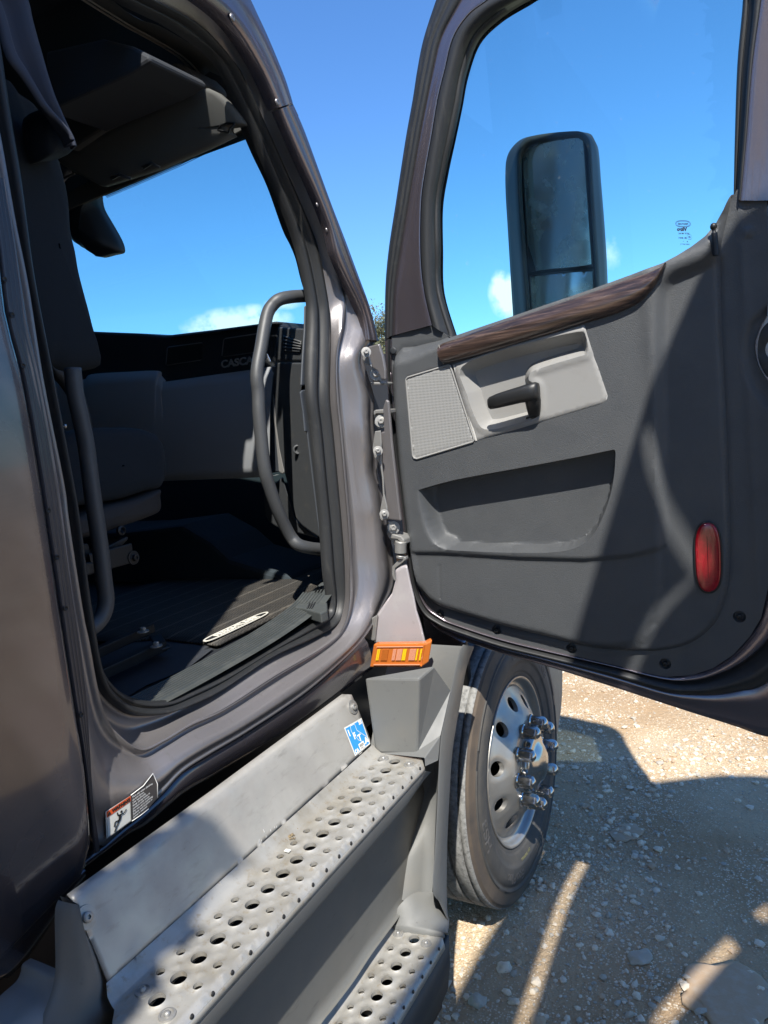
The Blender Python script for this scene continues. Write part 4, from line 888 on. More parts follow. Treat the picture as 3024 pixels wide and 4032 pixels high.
# ---- speaker grille and the light-grey insert
V, F = relief(SPK, .006, lambda P: .0035*sstep(0, .004, sdist(P, SPK))-.0020*sstep(.003, .006, sdist(P, SPK)), lambda p, h: (p[0], DY-.045-h, p[1]), feats=[])
GRM = bpy.data.materials.new('speaker_mesh'); GRM.use_nodes = True
def grm():
    nt = GRM.node_tree; N = nt.nodes; L = nt.links; b = N['Principled BSDF']; tc = N.new('ShaderNodeTexCoord')
    mp = N.new('ShaderNodeMapping'); mp.inputs['Rotation'].default_value = (0, math.radians(-9), 0); L.new(tc.outputs['Object'], mp.inputs[0])
    sx = N.new('ShaderNodeSeparateXYZ'); L.new(mp.outputs[0], sx.inputs[0])
    def sn(o, f, add=None):
        m = N.new('ShaderNodeMath'); m.operation = 'MULTIPLY'; m.inputs[1].default_value = f; L.new(o, m.inputs[0]); s = N.new('ShaderNodeMath'); s.operation = 'SINE'
        if add: a = N.new('ShaderNodeMath'); a.operation = 'ADD'; L.new(m.outputs[0], a.inputs[0]); L.new(add, a.inputs[1]); L.new(a.outputs[0], s.inputs[0])
        else: L.new(m.outputs[0], s.inputs[0])
        return s.outputs[0]
    a = sn(sx.outputs[0], 2*math.pi/.0044); c = sn(sx.outputs[2], 2*math.pi/.0044)
    mu = N.new('ShaderNodeMath'); mu.operation = 'ADD'; L.new(a, mu.inputs[0]); L.new(c, mu.inputs[1])
    r = N.new('ShaderNodeMapRange'); r.inputs[1].default_value = .1; r.inputs[2].default_value = .9; L.new(mu.outputs[0], r.inputs[0])
    x = N.new('ShaderNodeMix'); x.data_type = 'RGBA'; x.inputs[6].default_value = (.31, .31, .30, 1); x.inputs[7].default_value = (.13, .13, .128, 1); L.new(r.outputs[0], x.inputs[0]); L.new(x.outputs[2], b.inputs['Base Color'])
    bp = N.new('ShaderNodeBump'); bp.inputs['Strength'].default_value = .5; bp.inputs['Distance'].default_value = .001; bp.invert = True; L.new(r.outputs[0], bp.inputs['Height']); L.new(bp.outputs[0], b.inputs['Normal']); b.inputs['Roughness'].default_value = .5
grm()
SPG = obj('speaker_grille', V, F, GRM, DOOR)
rim_ = [np.array([p[0], DY-.046, p[1]]) for p in SPK+[SPK[0]]]
obj('grille_frame', *tube(resamp(rim_, .01, False), .0028, 8, cap=False), LGREY, SPG)
BOWL = d2([tuple(p) for p in cat(c5b([(640,500),(900,380),(1200,300),(1500,230),(1610,230),(1625,370),(1570,400),(1400,450),(1220,510),(1175,545),(1170,600),(1235,640),(1250,750),(1245,850),(1200,895),(1000,950),(880,975),(800,960),(740,850),(690,700)]), 3, True)], DY-.042)
def hins(P):
    b = sdist(P, BOWL); e = sdist(P, INS)
    return .004*sstep(-.001, .005, e)-.046*sstep(-.002, .024, b)+.004*np.exp(-((b+.006)/.01)**2)*(b < 0)
V, F = relief(INS, .0065, hins, lambda p, h: (p[0], DY-.0425-h, p[1]), feats=[inset(BOWL, -.002), inset(BOWL, .012), inset(BOWL, .024), inset(INS, .0045)], fstep=.005)
INO = obj('armrest_insert', V, F, LGREY, DOOR, autos=55)
mb = MB(); q = [PY(*p, DY-.047) for p in c5b([(566,478),(580,476),(620,600),(700,850),(758,1072),(742,1078),(690,900),(600,600)])]
mb.add(*prism(q, (0, .01, 0))); mb.build('insert_bead', mat('pale_bead', (.5, .49, .46), .4), DOOR, smooth=False, bevel=.002)
# ---- inner handle: grip bar with its bracket
def sect(c, a, b, ra, rb, n=20, pw=.8):
    o = []
    for k in range(n):
        t = 2*math.pi*k/n; x = abs(math.cos(t))**pw*np.sign(math.cos(t)); y = abs(math.sin(t))**pw*np.sign(math.sin(t)); o.append(c+a*ra*x+b*rb*y)
    return o
yh = DY-.078
gp = [((846,778),36,.008),((862,775),50,.013),((920,757),58,.017),((1000,735),62,.019),((1100,708),66,.021),((1180,690),74,.022),((1222,684),76,.020),((1244,682),66,.013)]
rows = []
for (p, hh, dd) in gp:
    c = PY(*c5b([p])[0], yh-.002); t = PY(*c5b([(p[0]-4, p[1]-hh)])[0], yh-.002)
    rows.append(sect(c, (t-c), np.array([0, 1., 0]), 1.0, dd))
V, F = loft(rows, True); F += [tuple(range(20))[::-1], tuple(range(len(rows)*20-20, len(rows)*20))]
HD = obj('inner_handle', V, F, BLACKG, DOOR)
rows = []
for (cx_, cy_, w, dy, th) in [((1195),(700),55,.0,.014),(1198,760,60,.004,.017),(1203,810,54,.012,.016),(1208,855,46,.022,.015),(1214,885,36,.034,.012)]:
    c = PY(*c5b([(cx_, cy_)])[0], yh+dy); s_ = PY(*c5b([(cx_+w, cy_-8)])[0], yh+dy); rows.append(sect(c, s_-c, np.array([0, 1., 0]), 1.0, th))
V, F = loft(rows, True); F += [tuple(range(20))[::-1], tuple(range(len(rows)*20-20, len(rows)*20))]
obj('handle_bracket', V, F, BLACKG, HD)
bz = cat([PY(*p, DY-.030) for p in c5b([(1170,560),(1215,600),(1250,660),(1262,760),(1255,850),(1215,893),(1150,905)])], 5)
obj('handle_escutcheon', *tube(bz, .009, 10), BLACKG, HD)
# latch plate on the rear edge
mb = MB(); q = d2([tuple(p) for p in cat([(3003,1290),(2985,1340),(2983,1400),(2998,1450),(3030,1490),(3085,1480),(3095,1380),(3080,1290),(3040,1262)], 4, True)])
V, F = relief(q, .01, lambda P: .004*sstep(0, .008, sdist(P, q))-.009*(1-sstep(.010, .016, np.hypot((P[:, 0]-d2([(3035,1375)])[0][0]), (P[:, 1]-d2([(3035,1375)])[0][1])*.7))), lambda p, h: (p[0], DY+.012-h, p[1]), holes=[circ(d2([(3035,1375)])[0], .012, 18, .020)])
obj('latch_plate', V, F, FAIRD, DOOR)
mb = MB(); mb.add(*box((PY(3035,1375,DY)[0], DY+.026, PY(3035,1375,DY)[2]), (.06, .004, .07))); mb.build('latch_recess', INK, DOOR, smooth=False)
# plain paint sheet behind the trim out to the rear edge
V, F = relief([(PY(*p, 1.999)[0], PY(*p, 1.999)[2]) for p in [(2890,800),(3185,780),(3210,1500),(3215,2200),(3120,2450),(2950,2520),(2890,2000)]], .03, lambda P: np.zeros(len(P)), lambda p, h: (p[0], 2.016, p[1])); obj('door_inner_sheet', V, F, PAINT, DOOR)
# ---- glass
GO = [(p[0], p[2]) for p in along([PY(u, v, 2.04) for u, v in [tuple(k[3]) for k in ST_]], 80)]+[(PY(u, v, 2.04)[0], PY(u, v, 2.04)[2]) for u, v in [(2900,900),(2780,1010),(2600,1080),(2300,1190),(2000,1290),(1800,1360)]]
V, F = relief(GO, .08, lambda P: np.zeros(len(P)), lambda p, h: (p[0], 2.04, p[1]), feats=[])
GLS = obj('window_glass', V, F, GLD, DOOR)
# glass stamp, seen from behind so mirrored
mb = MB(); c2b = crop(2400, 600, 1.843)
P00 = PY(*c2b([(472,490)])[0], 2.038); P10 = PY(*c2b([(590,490)])[0], 2.038); P01 = PY(*c2b([(490,680)])[0], 2.038)
XX = (P10-P00); YY_ = (P01-P00)
def gl(s, x, y, size, sx=1.0, bold=.004, m=0):
    V, F = text_obj('t', s, None, None, (0, 0, 0), (1, 0, 0), (0, 1, 0), size, ext=0, bold=bold, warp=lambda a, b, c: P00+XX*(x-a*sx)+YY_*(y-b)+np.array([0, -.0006, 0])); mb.add(V, F, m)
gl('FREIGHTLINER', .5, .16, .10, .95); gl('Vitro', .40, .36, .19, 1.5, .012); gl('DOT-376  M90  AS-2', .5, .52, .075, 1.0); gl('43R - 001063', .40, .69, .085, 1.1); gl('E9', .82, .66, .10, 1.3); gl('M        8', .55, .83, .06, 1.4); gl('1 0 0 5 1 0 9 8 8 1', .5, .93, .06, 1.3)
def ovl(cx_, cy_, rx_, ry_, w=.02):
    o = []; n = 40
    for r_ in (1, 1-w/ry_):
        o.append([P00+XX*(cx_+rx_*(1-(1-r_)*.35)*math.copysign(abs(math.cos(2*math.pi*k/n))**.6, math.cos(2*math.pi*k/n)))+YY_*(cy_+ry_*r_*math.sin(2*math.pi*k/n))+np.array([0, -.0006, 0]) for k in range(n)])
    V, F = loft(o, True); mb.add(V, F)
ovl(.5, .15, .47, .13); ovl(.5, .15, .40, .10, .012); ovl(.82, .65, .14, .10, .012)
mb.build('glass_stamp', INK, GLS, smooth=False)
# ================================================================= side mirror hung on the outside of the door
cm = crop(1900, 480, 2.765)
YM = 2.33
C0 = PY(*cm([(700,1000)])[0], YM)
# glass plane: slightly turned about the vertical
na = math.radians(-11); MX = np.array([math.cos(na), math.sin(na), 0]); 
A_, B_ = C0, C0+MX
pm = lambda u, v, off=0: PV(*cm([(u, v)])[0], A_+np.array([0, off, 0]), B_+np.array([0, off, 0]))
def ring(pts, off=0, n=4): return cat([pm(u, v, off) for u, v in pts], n, True)
HO = [(375,500),(382,330),(430,225),(520,160),(740,120),(1000,100),(1075,115),(1150,190),(1175,330),(1195,700),(1225,1200),(1250,1560),(1262,1860),(1264,2060),(1235,2200),(1100,2250),(700,2300),(540,2300),(490,2230),(478,2080),(440,1600),(405,1100),(385,800)]
HB = [(248,560),(262,400),(320,280),(440,180),(640,140),(1000,112),(1160,125),(1215,190),(1240,300),(1262,600),(1295,1000),(1322,1400),(1338,1780),(1335,2100),(1290,2330),(1100,2400),(700,2420),(430,2400),(350,2280),(328,2050),(300,1600),(270,1100),(252,800)]
ho = ring(HO); hb = ring(HB, .05)
up = lambda r, d: [p+np.array([0, d, 0]) for p in r]
cen = np.mean(hb, 0)
shr = lambda r, s, dy: [cen*(1-s)+p*s+np.array([0, dy, 0]) for p in r]
GI = [(432,500),(437,330),(470,260),(545,215),(740,180),(1000,155),(1065,162),(1105,205),(1125,290),(1150,700),(1180,1200),(1200,1540),(1195,1560),(1000,1585),(700,1605),(500,1628),(490,1610),(470,1350),(450,900)]
GJ = [(500,1700),(512,1672),(740,1648),(1000,1630),(1195,1620),(1208,1640),(1215,1800),(1216,2000),(1200,2090),(1100,2140),(800,2180),(570,2190),(535,2160),(520,2050),(508,1850)]
rim_in = lerp(ho, [np.mean(ho, 0)]*len(ho), .06)
fr = ring(HO, .0)
rows = [up([np.mean(ho, 0)*.07+p*.93 for p in ho], .02), up([np.mean(ho, 0)*.06+p*.94 for p in ho], -.001), ho, lerp(ho, hb, .25, 0), lerp(ho, hb, .8, 0), hb, shr(hb, .985, .045), shr(hb, .92, .085), shr(hb, .75, .115), shr(hb, .4, .13), shr(hb, .02, .132)]
MIR = obj('side_mirror', *loft(rows, True), mat('mirror_housing_plastic', (.020, .022, .022), .45, bump=[('noise', 500, .08, .0005)], var=[(120.0, (.07, .07, .065), .64, .8)]), TR)
pl = ring([(380,300),(600,150),(1080,115),(1170,300),(1250,1500),(1262,2050),(1200,2230),(540,2290),(480,2080),(385,800)], .045, 4)
V = pl; obj('mirror_backing', V, [tuple(range(len(V)))[::-1]], INK, MIR, smooth=False)
def mglass(name, pts, tilt, off):
    r = ring(pts, off, 3); c = np.mean(r, 0); pl2 = []
    n = np.array([math.sin(tilt[0]), -math.cos(tilt[0]), 0])
    for p in r:
        q = p.copy(); q[1] += (q[0]-c[0])*math.tan(tilt[0])+(q[2]-c[2])*math.tan(tilt[1]); pl2.append(q)
    return r, pl2, c
def build_glass(name, pts, tilt, off, convex=0.0):
    r, p2, c = mglass(name, pts, tilt, off)
    o2 = [(p[0], p[2]) for p in r]
    def to3(p, h):
        return (p[0], c[1]+(p[0]-c[0])*math.tan(na)+(p[0]-c[0])*math.tan(tilt[0])+(p[1]-c[2])*math.tan(tilt[1])+convex*((p[0]-c[0])**2+(p[1]-c[2])**2), p[1])
    V, F = relief(o2, .012, lambda P: np.zeros(len(P)), to3); g = obj(name, V, F, MIRR, MIR)
    rr = [np.array(to3((p[0], p[2]), 0))+np.array([0, -.001, 0]) for p in r]; rr.append(rr[0]); obj(name+'_edge', *tube(rr, .0022, 8, cap=False), RUBB, g)
    return g
build_glass('flat_mirror_glass', GI, (math.radians(-9), math.radians(-2)), .024)
build_glass('convex_mirror_glass', GJ, (math.radians(-6), 0), .020, .5)
# arms back to the door
mb = MB()
top = PY(*cm([(640,200)])[0], YM+.10); bot = PY(*cm([(700,2200)])[0], YM+.10)
mb.add(*tube(cat([bot, bot+[-.04, .10, -.10], bot+[-.12, .30, -.45], bot+[-.25, .40, -.80]], 8), .018, 14))
mb.build('mirror_arm', BLACKG, MIR)
# ================================================================= inside the cab
mb = MB()
mb.add(*box((-2.2, .9, 1.215), (2.0, 4.0, .04)))            # floor slab
mb.build('cab_floor', DARKP, TR)
mb = MB()
def wallq(mb, p, th=(0, 0, .02)): V, F = prism(p, th); mb.add(V, F)
# firewall, far side wall with its window filled in to block outside light, back wall, roof skin
wallq(mb, [(-3.2, 2.62, 1.2), (-1.17, 2.62, 1.2), (-1.17, 2.62, 2.0), (-3.2, 2.62, 2.0)], (0, .03, 0))
wallq(mb, [(-3.16, -.6, 1.2), (-3.16, 2.62, 1.2), (-3.16, 2.62, 1.98), (-3.16, -.6, 1.98)], (-.03, 0, 0))
wallq(mb, [(-3.16, -.6, 1.98), (-3.16, .9, 1.98), (-3.16, .9, 3.0), (-3.16, -.6, 3.0)], (-.03, 0, 0))
wallq(mb, [(-3.16, .9, 1.98), (-3.16, 2.5, 1.98), (-3.16, 1.65, 3.0), (-3.16, .9, 3.0)], (-.03, 0, 0))
wallq(mb, [(-3.2, -.6, 1.2), (-1.15, -.6, 1.2), (-1.15, -.6, 3.05), (-3.2, -.6, 3.05)], (0, -.03, 0))
wallq(mb, [(-3.2, -.6, 3.0), (-1.13, -.6, 3.0), (-1.16, 1.5, 3.0), (-3.2, 1.5, 3.0)], (0, 0, .03))
wallq(mb, [(-1.16, 1.5, 3.0), (-1.16, 1.80, 2.64), (-3.16, 1.80, 2.64), (-3.16, 1.5, 3.0)], (0, .02, .02))
mb.build('cab_shell', ROOFD, TR, smooth=False)
# body side in front of and above the opening, hidden from the front but shutting out light
mb = MB()
wallq(mb, [(-1.17, -.6, 1.05), (-1.17, .72, 1.05), (-1.17, .72, 3.02), (-1.17, -.6, 3.02)], (-.03, 0, 0))
mb.build('side_inner_sheet', ROOFD, TR, smooth=False); mb = MB()
wallq(mb, [(-1.20, 1.80, 1.15), (-1.20, 2.62, 1.15), (-1.20, 2.62, 2.02), (-1.20, 1.95, 2.02)], (-.02, 0, 0))
mb.build('side_inner_sheet', ROOFD, TR, smooth=False)
# hood and cowl ahead of the screen
mb = MB(); wallq(mb, [(-3.0, 2.45, 2.02), (-1.35, 2.45, 2.02), (-1.5, 4.3, 1.75), (-2.85, 4.3, 1.75)], (0, 0, -.05)); wallq(mb, [(-1.35, 2.1, 1.2), (-1.35, 2.5, 1.2), (-1.5, 4.3, 1.2), (-1.5, 4.3, 1.75), (-1.35, 2.45, 2.02), (-1.35, 2.1, 2.02)], (-.05, 0, 0))
wallq(mb, [(-2.85, 4.3, .6), (-1.5, 4.3, .6), (-1.5, 4.3, 1.75), (-2.85, 4.3, 1.75)], (0, .05, 0))
mb.build('hood', PAINT, TR, smooth=False, bevel=.02)
# windscreen
WS = [(-1.26, 1.70, 2.61), (-3.12, 1.70, 2.58), (-3.12, 2.42, 2.04), (-1.38, 2.42, 2.04)]
V, F = prism(WS, (0, .004, .004)); WSO = obj('windscreen', V, F, GLW, TR, smooth=False)
# A pillar lining between screen and rubber
pa = [(930,440),(960,510),(1002,608),(1061,734),(1120,900),(1150,962),(1172,1017),(1190,1090),(1206,1145),(1212,1160)]
pa2 = [(915,330),(965,440),(1040,600),(1075,690),(1121,800),(1175,950),(1196,1020),(1212,1090),(1225,1145),(1232,1165)]
a = cat([PX(*p, -1.235) for p in pa], 5); b = cat([PX(*p, -1.20) for p in pa2], 5)
obj('pillar_lining', *loft([deeper(a, -.008), a, lerp(a, b, .12, .004), lerp(a, b, .55, .010), lerp(a, b, .62, .004), b, deeper(b, .005)]), DARKP, TR)
# lower pillar linings
c3c = crop(900, 800, 2.37)
def slab(name, pts, x, th, m, bevel=.004, par=TR):
    V, F = prism([PX(*p, x) for p in pts], (-th, 0, 0)); return obj(name, V, F, m, par, smooth=False, bevel=bevel)
slab('upper_pillar_cover', c3c([(716,960),(735,950),(765,1100),(755,1300),(747,1600),(748,1703),(680,1700),(690,1500),(712,1180)]), -1.212, .006, GREYP)
c4c = crop(1000, 1700, 2.37)
slab('lower_pillar_cover', c3c([(750,1735),(690,1745),(672,1765),(700,1960),(715,2133)])+c4c([(500,0),(560,500),(600,820),(625,1000),(645,1060),(660,1060),(640,700),(600,300),(560,0)]), -1.215, .006, GREYP)
# dash
c3k = crop(300, 1150, 1.5082)
def face(name, pts, y, m, th=.02, bevel=.004, par=TR, smooth=False, yo=0):
    V, F = prism([PY(*p, y) for p in pts], (0, th, 0)); return obj(name, V, F, m, par, smooth=smooth, bevel=bevel)
DASH = face('dashboard', c3k([(-700,235),(60,232),(120,235),(380,245),(520,258),(800,225),(1090,186),(1190,172),(1205,200),(1180,450),(1100,470),(530,545),(300,560),(60,560),(-700,600)]), 1.95, DARKP, .3, .012)
# lower grey panel, as a gently bowed sheet
top_ = [(-500,470),(-100,500),(40,520),(90,488),(300,474),(470,468),(492,500),(515,525),(535,531),(800,494),(1060,458),(1165,442),(1183,440)]
bot_ = [(-500,1200),(-100,1190),(60,1170),(200,1155),(330,1145),(460,1132),(500,1126),(540,1122),(640,1118),(800,1112),(1000,1104),(1080,1100),(1160,1093)]
a = cat([PY(*c3k([p])[0], 1.935) for p in top_], 5); b = cat([PY(*c3k([p])[0], 1.915) for p in bot_], 5)
obj('glovebox_panel', *loft([yy(a, .03), a, lp(a, b, .1, -.012), lp(a, b, .45, -.020), lp(a, b, .9, -.012), b, yy(b, .05)]), mat('glovebox_grey', (.25, .262, .275), .6, bump=[('noise', 400, .08, .0005)]), DASH)
# recess lips and vents
def vent(pts, par=DASH):
    P = [PY(*p, 1.945) for p in c3k(pts)]; c = []
    for i in range(4):
        a_, m_, b_ = P[i-1], P[i], P[(i+1) % 4]; c += [m_+(a_-m_)*.10, m_+(a_-m_)*.03+(b_-m_)*.012, m_+(b_-m_)*.04]
    c.append(c[0])
    v = obj('air_vent', *tube(c, .0035, 8, cap=False), HEADL, par)
    V, F = prism([PY(*p, 1.940) for p in c3k(pts)][::-1], (0, .006, 0)); obj('vent_opening', V, F, INK, v, smooth=False)
    mb = MB()
    for t in (.25, .5, .75):
        q0 = P[0]*(1-t)+P[3]*t; q1 = P[1]*(1-t)+P[2]*t
    mb.add(*tube([(P[0]+P[3])/2+[.01, -.003, 0], (P[1]+P[2])/2+[-.01, -.003, 0]], .0016, 6)); mb.build('vent_vane', DARKP, v)
vent([(545,330),(752,303),(742,400),(536,432)]); vent([(880,280),(1092,248),(1078,352),(868,382)])
mb = MB(); a0 = PY(*c3k([(858,432)])[0], 1.932); a1 = PY(*c3k([(1100,398)])[0], 1.932); xd = (a1-a0); 
V, F = text_obj('t', 'CASCADIA', None, None, a0+[0, -.002, -.000], xd, (0, -.2, 1), .034, ext=.0015, bold=.0008, align='LEFT', sx=1.25, shear=.25); mb.add(V, F)
mb.build('dash_emblem', mat('bright_chrome', (.85, .85, .85), .3, .8), DASH, smooth=False)
face('dash_lip', c3k([(560,262),(800,232),(1195,178),(1196,190),(1100,200),(800,245),(560,275)]), 1.93, DARKP, .03, .003, DASH)
# side console facing the door
A0, B0 = (-1.45, 1.925), (-1.24, 1.83)
pv = lambda pts, off=0: [PV(u, v, (A0[0]+off*.6, A0[1]-off*.8), (B0[0]+off*.6, B0[1]-off*.8)) for u, v in pts]
CP = mat('console_plastic', (.050, .054, .058), .55, bump=[('vor', 340, .2, .0005), ('noise', 40, .1, .002)], var=[(24.0, (.09, .085, .075), .56, .85)])
def cons(name, pts, m=CP, off=0, th=.03, par=DASH, bevel=.005):
    V, F = prism(pv(c3k(pts), off), (-.02, th, 0)); return obj(name, V, F, m, par, smooth=False, bevel=bevel)
cons('console_top', [(1200,205),(1358,216),(1352,300),(1343,410),(1184,410)])
cons('side_console', [(1184,418),(1342,418),(1341,556),(1335,590),(1352,700),(1385,900),(1420,1180),(1450,1462),(1400,1430),(1345,1390),(1310,1350),(1268,1180),(1235,1060),(1200,930),(1182,760),(1178,640)])
cons('console_edge_light', [(1170,600),(1182,700),(1190,800),(1208,930),(1238,1075),(1226,1085),(1205,1070),(1180,800),(1168,700)], LGREY, .004)
cons('panel_side', [(1165,440),(1183,440),(1180,600),(1172,660),(1185,800),(1206,1070),(1150,1076),(1140,1000),(1130,700)], GREYP, -.01)
cons('console_lower', [(1112,1180),(1165,1150),(1225,1100),(1300,1350),(1440,1465),(1200,1400),(1150,1370),(1125,1330)], CP, -.03)
mb = MB(); q = pv(c3k([(1232,262),(1335,297),(1330,352),(1228,347)]), .004); V, F = prism(q, (.002, -.002, 0)); mb.add(V, F); o = mb.build('side_vent', INK, DASH, smooth=False)
mb = MB()
for t in (.27, .52, .77): mb.add(*tube([q[0]*(1-t)+q[3]*t+np.array([.004, -.004, 0]), q[1]*(1-t)+q[2]*t+np.array([.004, -.004, 0])], .0024, 6))
mb.add(*tube([q[0], q[1], q[2], q[3], q[0]], .003, 6)); mb.build('side_vent_vane', CP, o)
h = pv(c3k([(1316,936)]), .004)[0]; V, F = revolve(h, (.6, -.8, 0), [(.016, -.004), (.013, .0015), (.0095, -.001), (.0085, -.008), (.001, -.008)], 22); obj('plug_hole', V, F, CP, DASH)
obj('engine_tunnel', *prism([PY(*p, 2.12) for p in crop(0, 1900, 2.001)([(-300,420),(1000,388),(1430,335),(1659,470),(1800,600),(2300,750),(2300,900),(1659,960),(900,1100),(-300,1300)])], (0, .3, 0)), mat('tunnel_carpet', (.022, .032, .040), .9, bump=[('noise', 300, .3, .001)]), TR, smooth=False, bevel=.02)
# grab handle on the pillar
gh = c3k([(1375,22),(1280,28),(1205,45),(1160,85),(1136,130),(1118,210),(1098,330),(1078,440),(1073,520),(1082,600),(1086,720),(1098,860),(1110,980),(1125,1080),(1152,1170),(1195,1290),(1245,1400),(1280,1460),(1320,1500),(1390,1520),(1475,1528)])
pts = []
for i, p in enumerate(gh):
    f = i/(len(gh)-1); ed = min(f, 1-f)*6; x = -1.245-.055*min(1, max(0, ed)); pts.append(PX(*p, x))
obj('grab_handle', *tube(cat(pts, 6), .0185, 18), HANDLE, TR)
rh = [(285,1450),(298,1560),(318,1650),(340,1760),(358,1900),(372,2000),(387,2100),(400,2200),(410,2290),(417,2350),(412,2400),(390,2445),(350,2478),(300,2496),(240,2510)]
obj('rear_grab_handle', *tube(cat([PX(*p, -1.235) for p in rh], 6), .0165, 18), HANDLE, TR)
mb = MB(); c = PX(215, 1686, -1.18); mb.add(*tube([c, c+[0, .022, .002]], .0035, 12)); mb.add(*tube([c+[0, .020, .002], c+[0, .024, .002]], .0045, 12)); mb.build('striker_pin', CHROME, TR)
# floor mat with moulded pattern
def matx():
    def ex(m, N, L, b, co, col):
        sx = N.new('ShaderNodeSeparateXYZ'); L.new(co, sx.inputs[0])
        def mth(op, a, v=None, w=None):
            n = N.new('ShaderNodeMath'); n.operation = op
            L.new(a, n.inputs[0])
            if v is not None:
                if hasattr(v, 'is_linked'): L.new(v, n.inputs[1])
                else: n.inputs[1].default_value = v
            return n.outputs[0]
        zig = mth('PINGPONG', mth('MULTIPLY', sx.outputs[1], 70.0), 1.0)
        a = mth('ADD', mth('MULTIPLY', sx.outputs[0], 190.0), zig); t = mth('PINGPONG', a, 1.0)
        rid = mth('GREATER_THAN', mth('PINGPONG', mth('MULTIPLY', sx.outputs[0], 22.0), 1.0), .88)
        h = mth('ADD', mth('MULTIPLY', t, .5), rid)
        bp = N.new('ShaderNodeBump'); bp.inputs['Strength'].default_value = .9; bp.inputs['Distance'].default_value = .003; L.new(h, bp.inputs['Height']); L.new(bp.outputs[0], b.inputs['Normal'])
        xx = N.new('ShaderNodeMix'); xx.data_type = 'RGBA'; xx.blend_type = 'MULTIPLY'; xx.inputs[0].default_value = 1; L.new(col, xx.inputs[6]); rr = N.new('ShaderNodeMapRange'); rr.inputs[1].default_value = .1; rr.inputs[2].default_value = .8; rr.inputs[3].default_value = .35; rr.inputs[4].default_value = 1.5; L.new(h, rr.inputs[0]); L.new(rr.outputs[0], xx.inputs[7]); L.new(xx.outputs[2], b.inputs['Base Color'])
    return mat('floor_mat_rubber', (.042, .040, .036), .75, var=[(30.0, (.075, .065, .052), .42, .8)], extra=ex)
MATM = matx()
mo = [(PZ(u, v, 1.247)[0], PZ(u, v, 1.247)[1]) for u, v in [(1305,2275),(1262,2315),(1222,2352),(1190,2390),(1160,2392),(1130,2408),(868,2538),(850,2542),(620,2516)]]+[(-1.75, 1.40), (-2.3, 1.38), (-2.3, 2.35), (-1.35, 2.35)]
V, F = relief(mo, .04, lambda P: .004*sstep(0, .01, sdist(P, mo)), lambda p, h: (p[0], p[1], 1.250+h)); FM = obj('floor_mat', V, F, MATM, TR, solid=.006)
# mat badge
c6 = crop(300, 2200, 1.3825)
bq = [PZ(*p, 1.2575) for p in c6([(697,452),(1040,292)])]; bx = bq[1]-bq[0]; bl_ = np.linalg.norm(bx); bx /= bl_; by = np.cross([0, 0, 1.0], bx)
tp_ = PZ(*c6([(1000,292)])[0], 1.2575); 
org = (bq[0]+bq[1])/2; hgt = .019
ell = lambda rx, ry, z: [org+bx*(rx*math.copysign(abs(math.cos(t))**.45, math.cos(t)))+by*(ry*math.copysign(abs(math.sin(t))**.8, math.sin(t)))+np.array([0, 0, z]) for t in np.linspace(0, 2*math.pi, 64, endpoint=False)]
mb = MB(); V, F = loft([ell(bl_/2, hgt, .0), ell(bl_/2, hgt, .002), ell(bl_/2-.006, hgt-.005, .002), ell(bl_/2-.006, hgt-.005, .0005)], True); mb.add(V, F)
V, F = text_obj('t', 'FREIGHTLINER', None, None, org+[0, 0, .0012], bx, by, .0285, ext=.0008, bold=.0007, sx=bl_*.80/.0285/7.75); mb.add(V, F)
mb.build('mat_badge', mat('badge_cream', (.66, .64, .56), .5), FM, smooth=False)
V, F = loft([ell(bl_/2-.006, hgt-.005, .0008), ell(.001, .0005, .0008)], True); obj('badge_ground', V, F, INK, FM)
# sill plate: ribbed
def sheetZ(name, pts, z, m, hf=None, step=.02, par=TR, feats=[]):
    o = [(PZ(u, v, z)[0], PZ(u, v, z)[1]) for u, v in pts]
    V, F = relief(o, step, hf or (lambda P: np.zeros(len(P))), lambda p, h: (p[0], p[1], z+h), feats=feats); return obj(name, V, F, m, par)
a = cat([np.array(p) for p in [(-1.205, 1.02, 1.262), (-1.205, 1.2, 1.262), (-1.205, 1.45, 1.270), (-1.205, 1.64, 1.290), (-1.205, 1.72, 1.315)]], 10)
b = [p+np.array([-.085, .0, .002]) for p in a]
rows = [deeper(a, .02)]
for i in range(0, 49):
    t = i/48; k = (t*8) % 1.0; rows.append(lerp(a, b, t, 0)); 
    for j in range(len(rows[-1])): rows[-1][j] = rows[-1][j]+np.array([0, 0, (.0045 if .3 < k < .75 else 0) if .04 < t < .96 else 0])
rows.append([p+np.array([-.012, 0, -.03]) for p in b])
obj('sill_plate', *loft(rows), mat('sill_rubber', (.050, .056, .055), .55, bump=[('noise', 400, .1, .0005)], var=[(20.0, (.075, .08, .075), .5, .85), ((70, 6, 70), (.11, .11, .10), .64, .9)], rvar=(20, .1)), TR, autos=35)
aa = [p+np.array([0, 0, -.002]) for p in b]; 
# inner sloping part between sill plate and mat front corner
sheetZ('floor_pad', c6([(105,560),(170,520),(440,380),(640,440),(745,490),(600,600),(380,690),(280,750),(180,700)]), 1.243, mat('floor_rubber_grey', (.03, .034, .042), .55, var=(30.0, (.05, .052, .055), .5, .8)))
V, F = prism([PZ(*p, 1.30) for p in c6([(1188,262),(1262,190),(1330,130),(1362,118),(1366,280),(1330,296),(1230,268)])], (0, 0, -.03)); obj('sill_corner_pad', V, F, mat('corner_pad', (.055, .062, .062), .6, var=(40.0, (.09, .09, .085), .55, .8)), TR, smooth=False, bevel=.004)
mb = MB()
for t in (.3, .5, .7):
    p0 = PZ(*c6([(1240+t*60, 268)])[0], 1.302); p1 = PZ(*c6([(1290+t*90, 150)])[0], 1.302); mb.add(*tube([p0, p1], .0022, 6))
mb.build('corner_pad_rib', RUBB, TR)
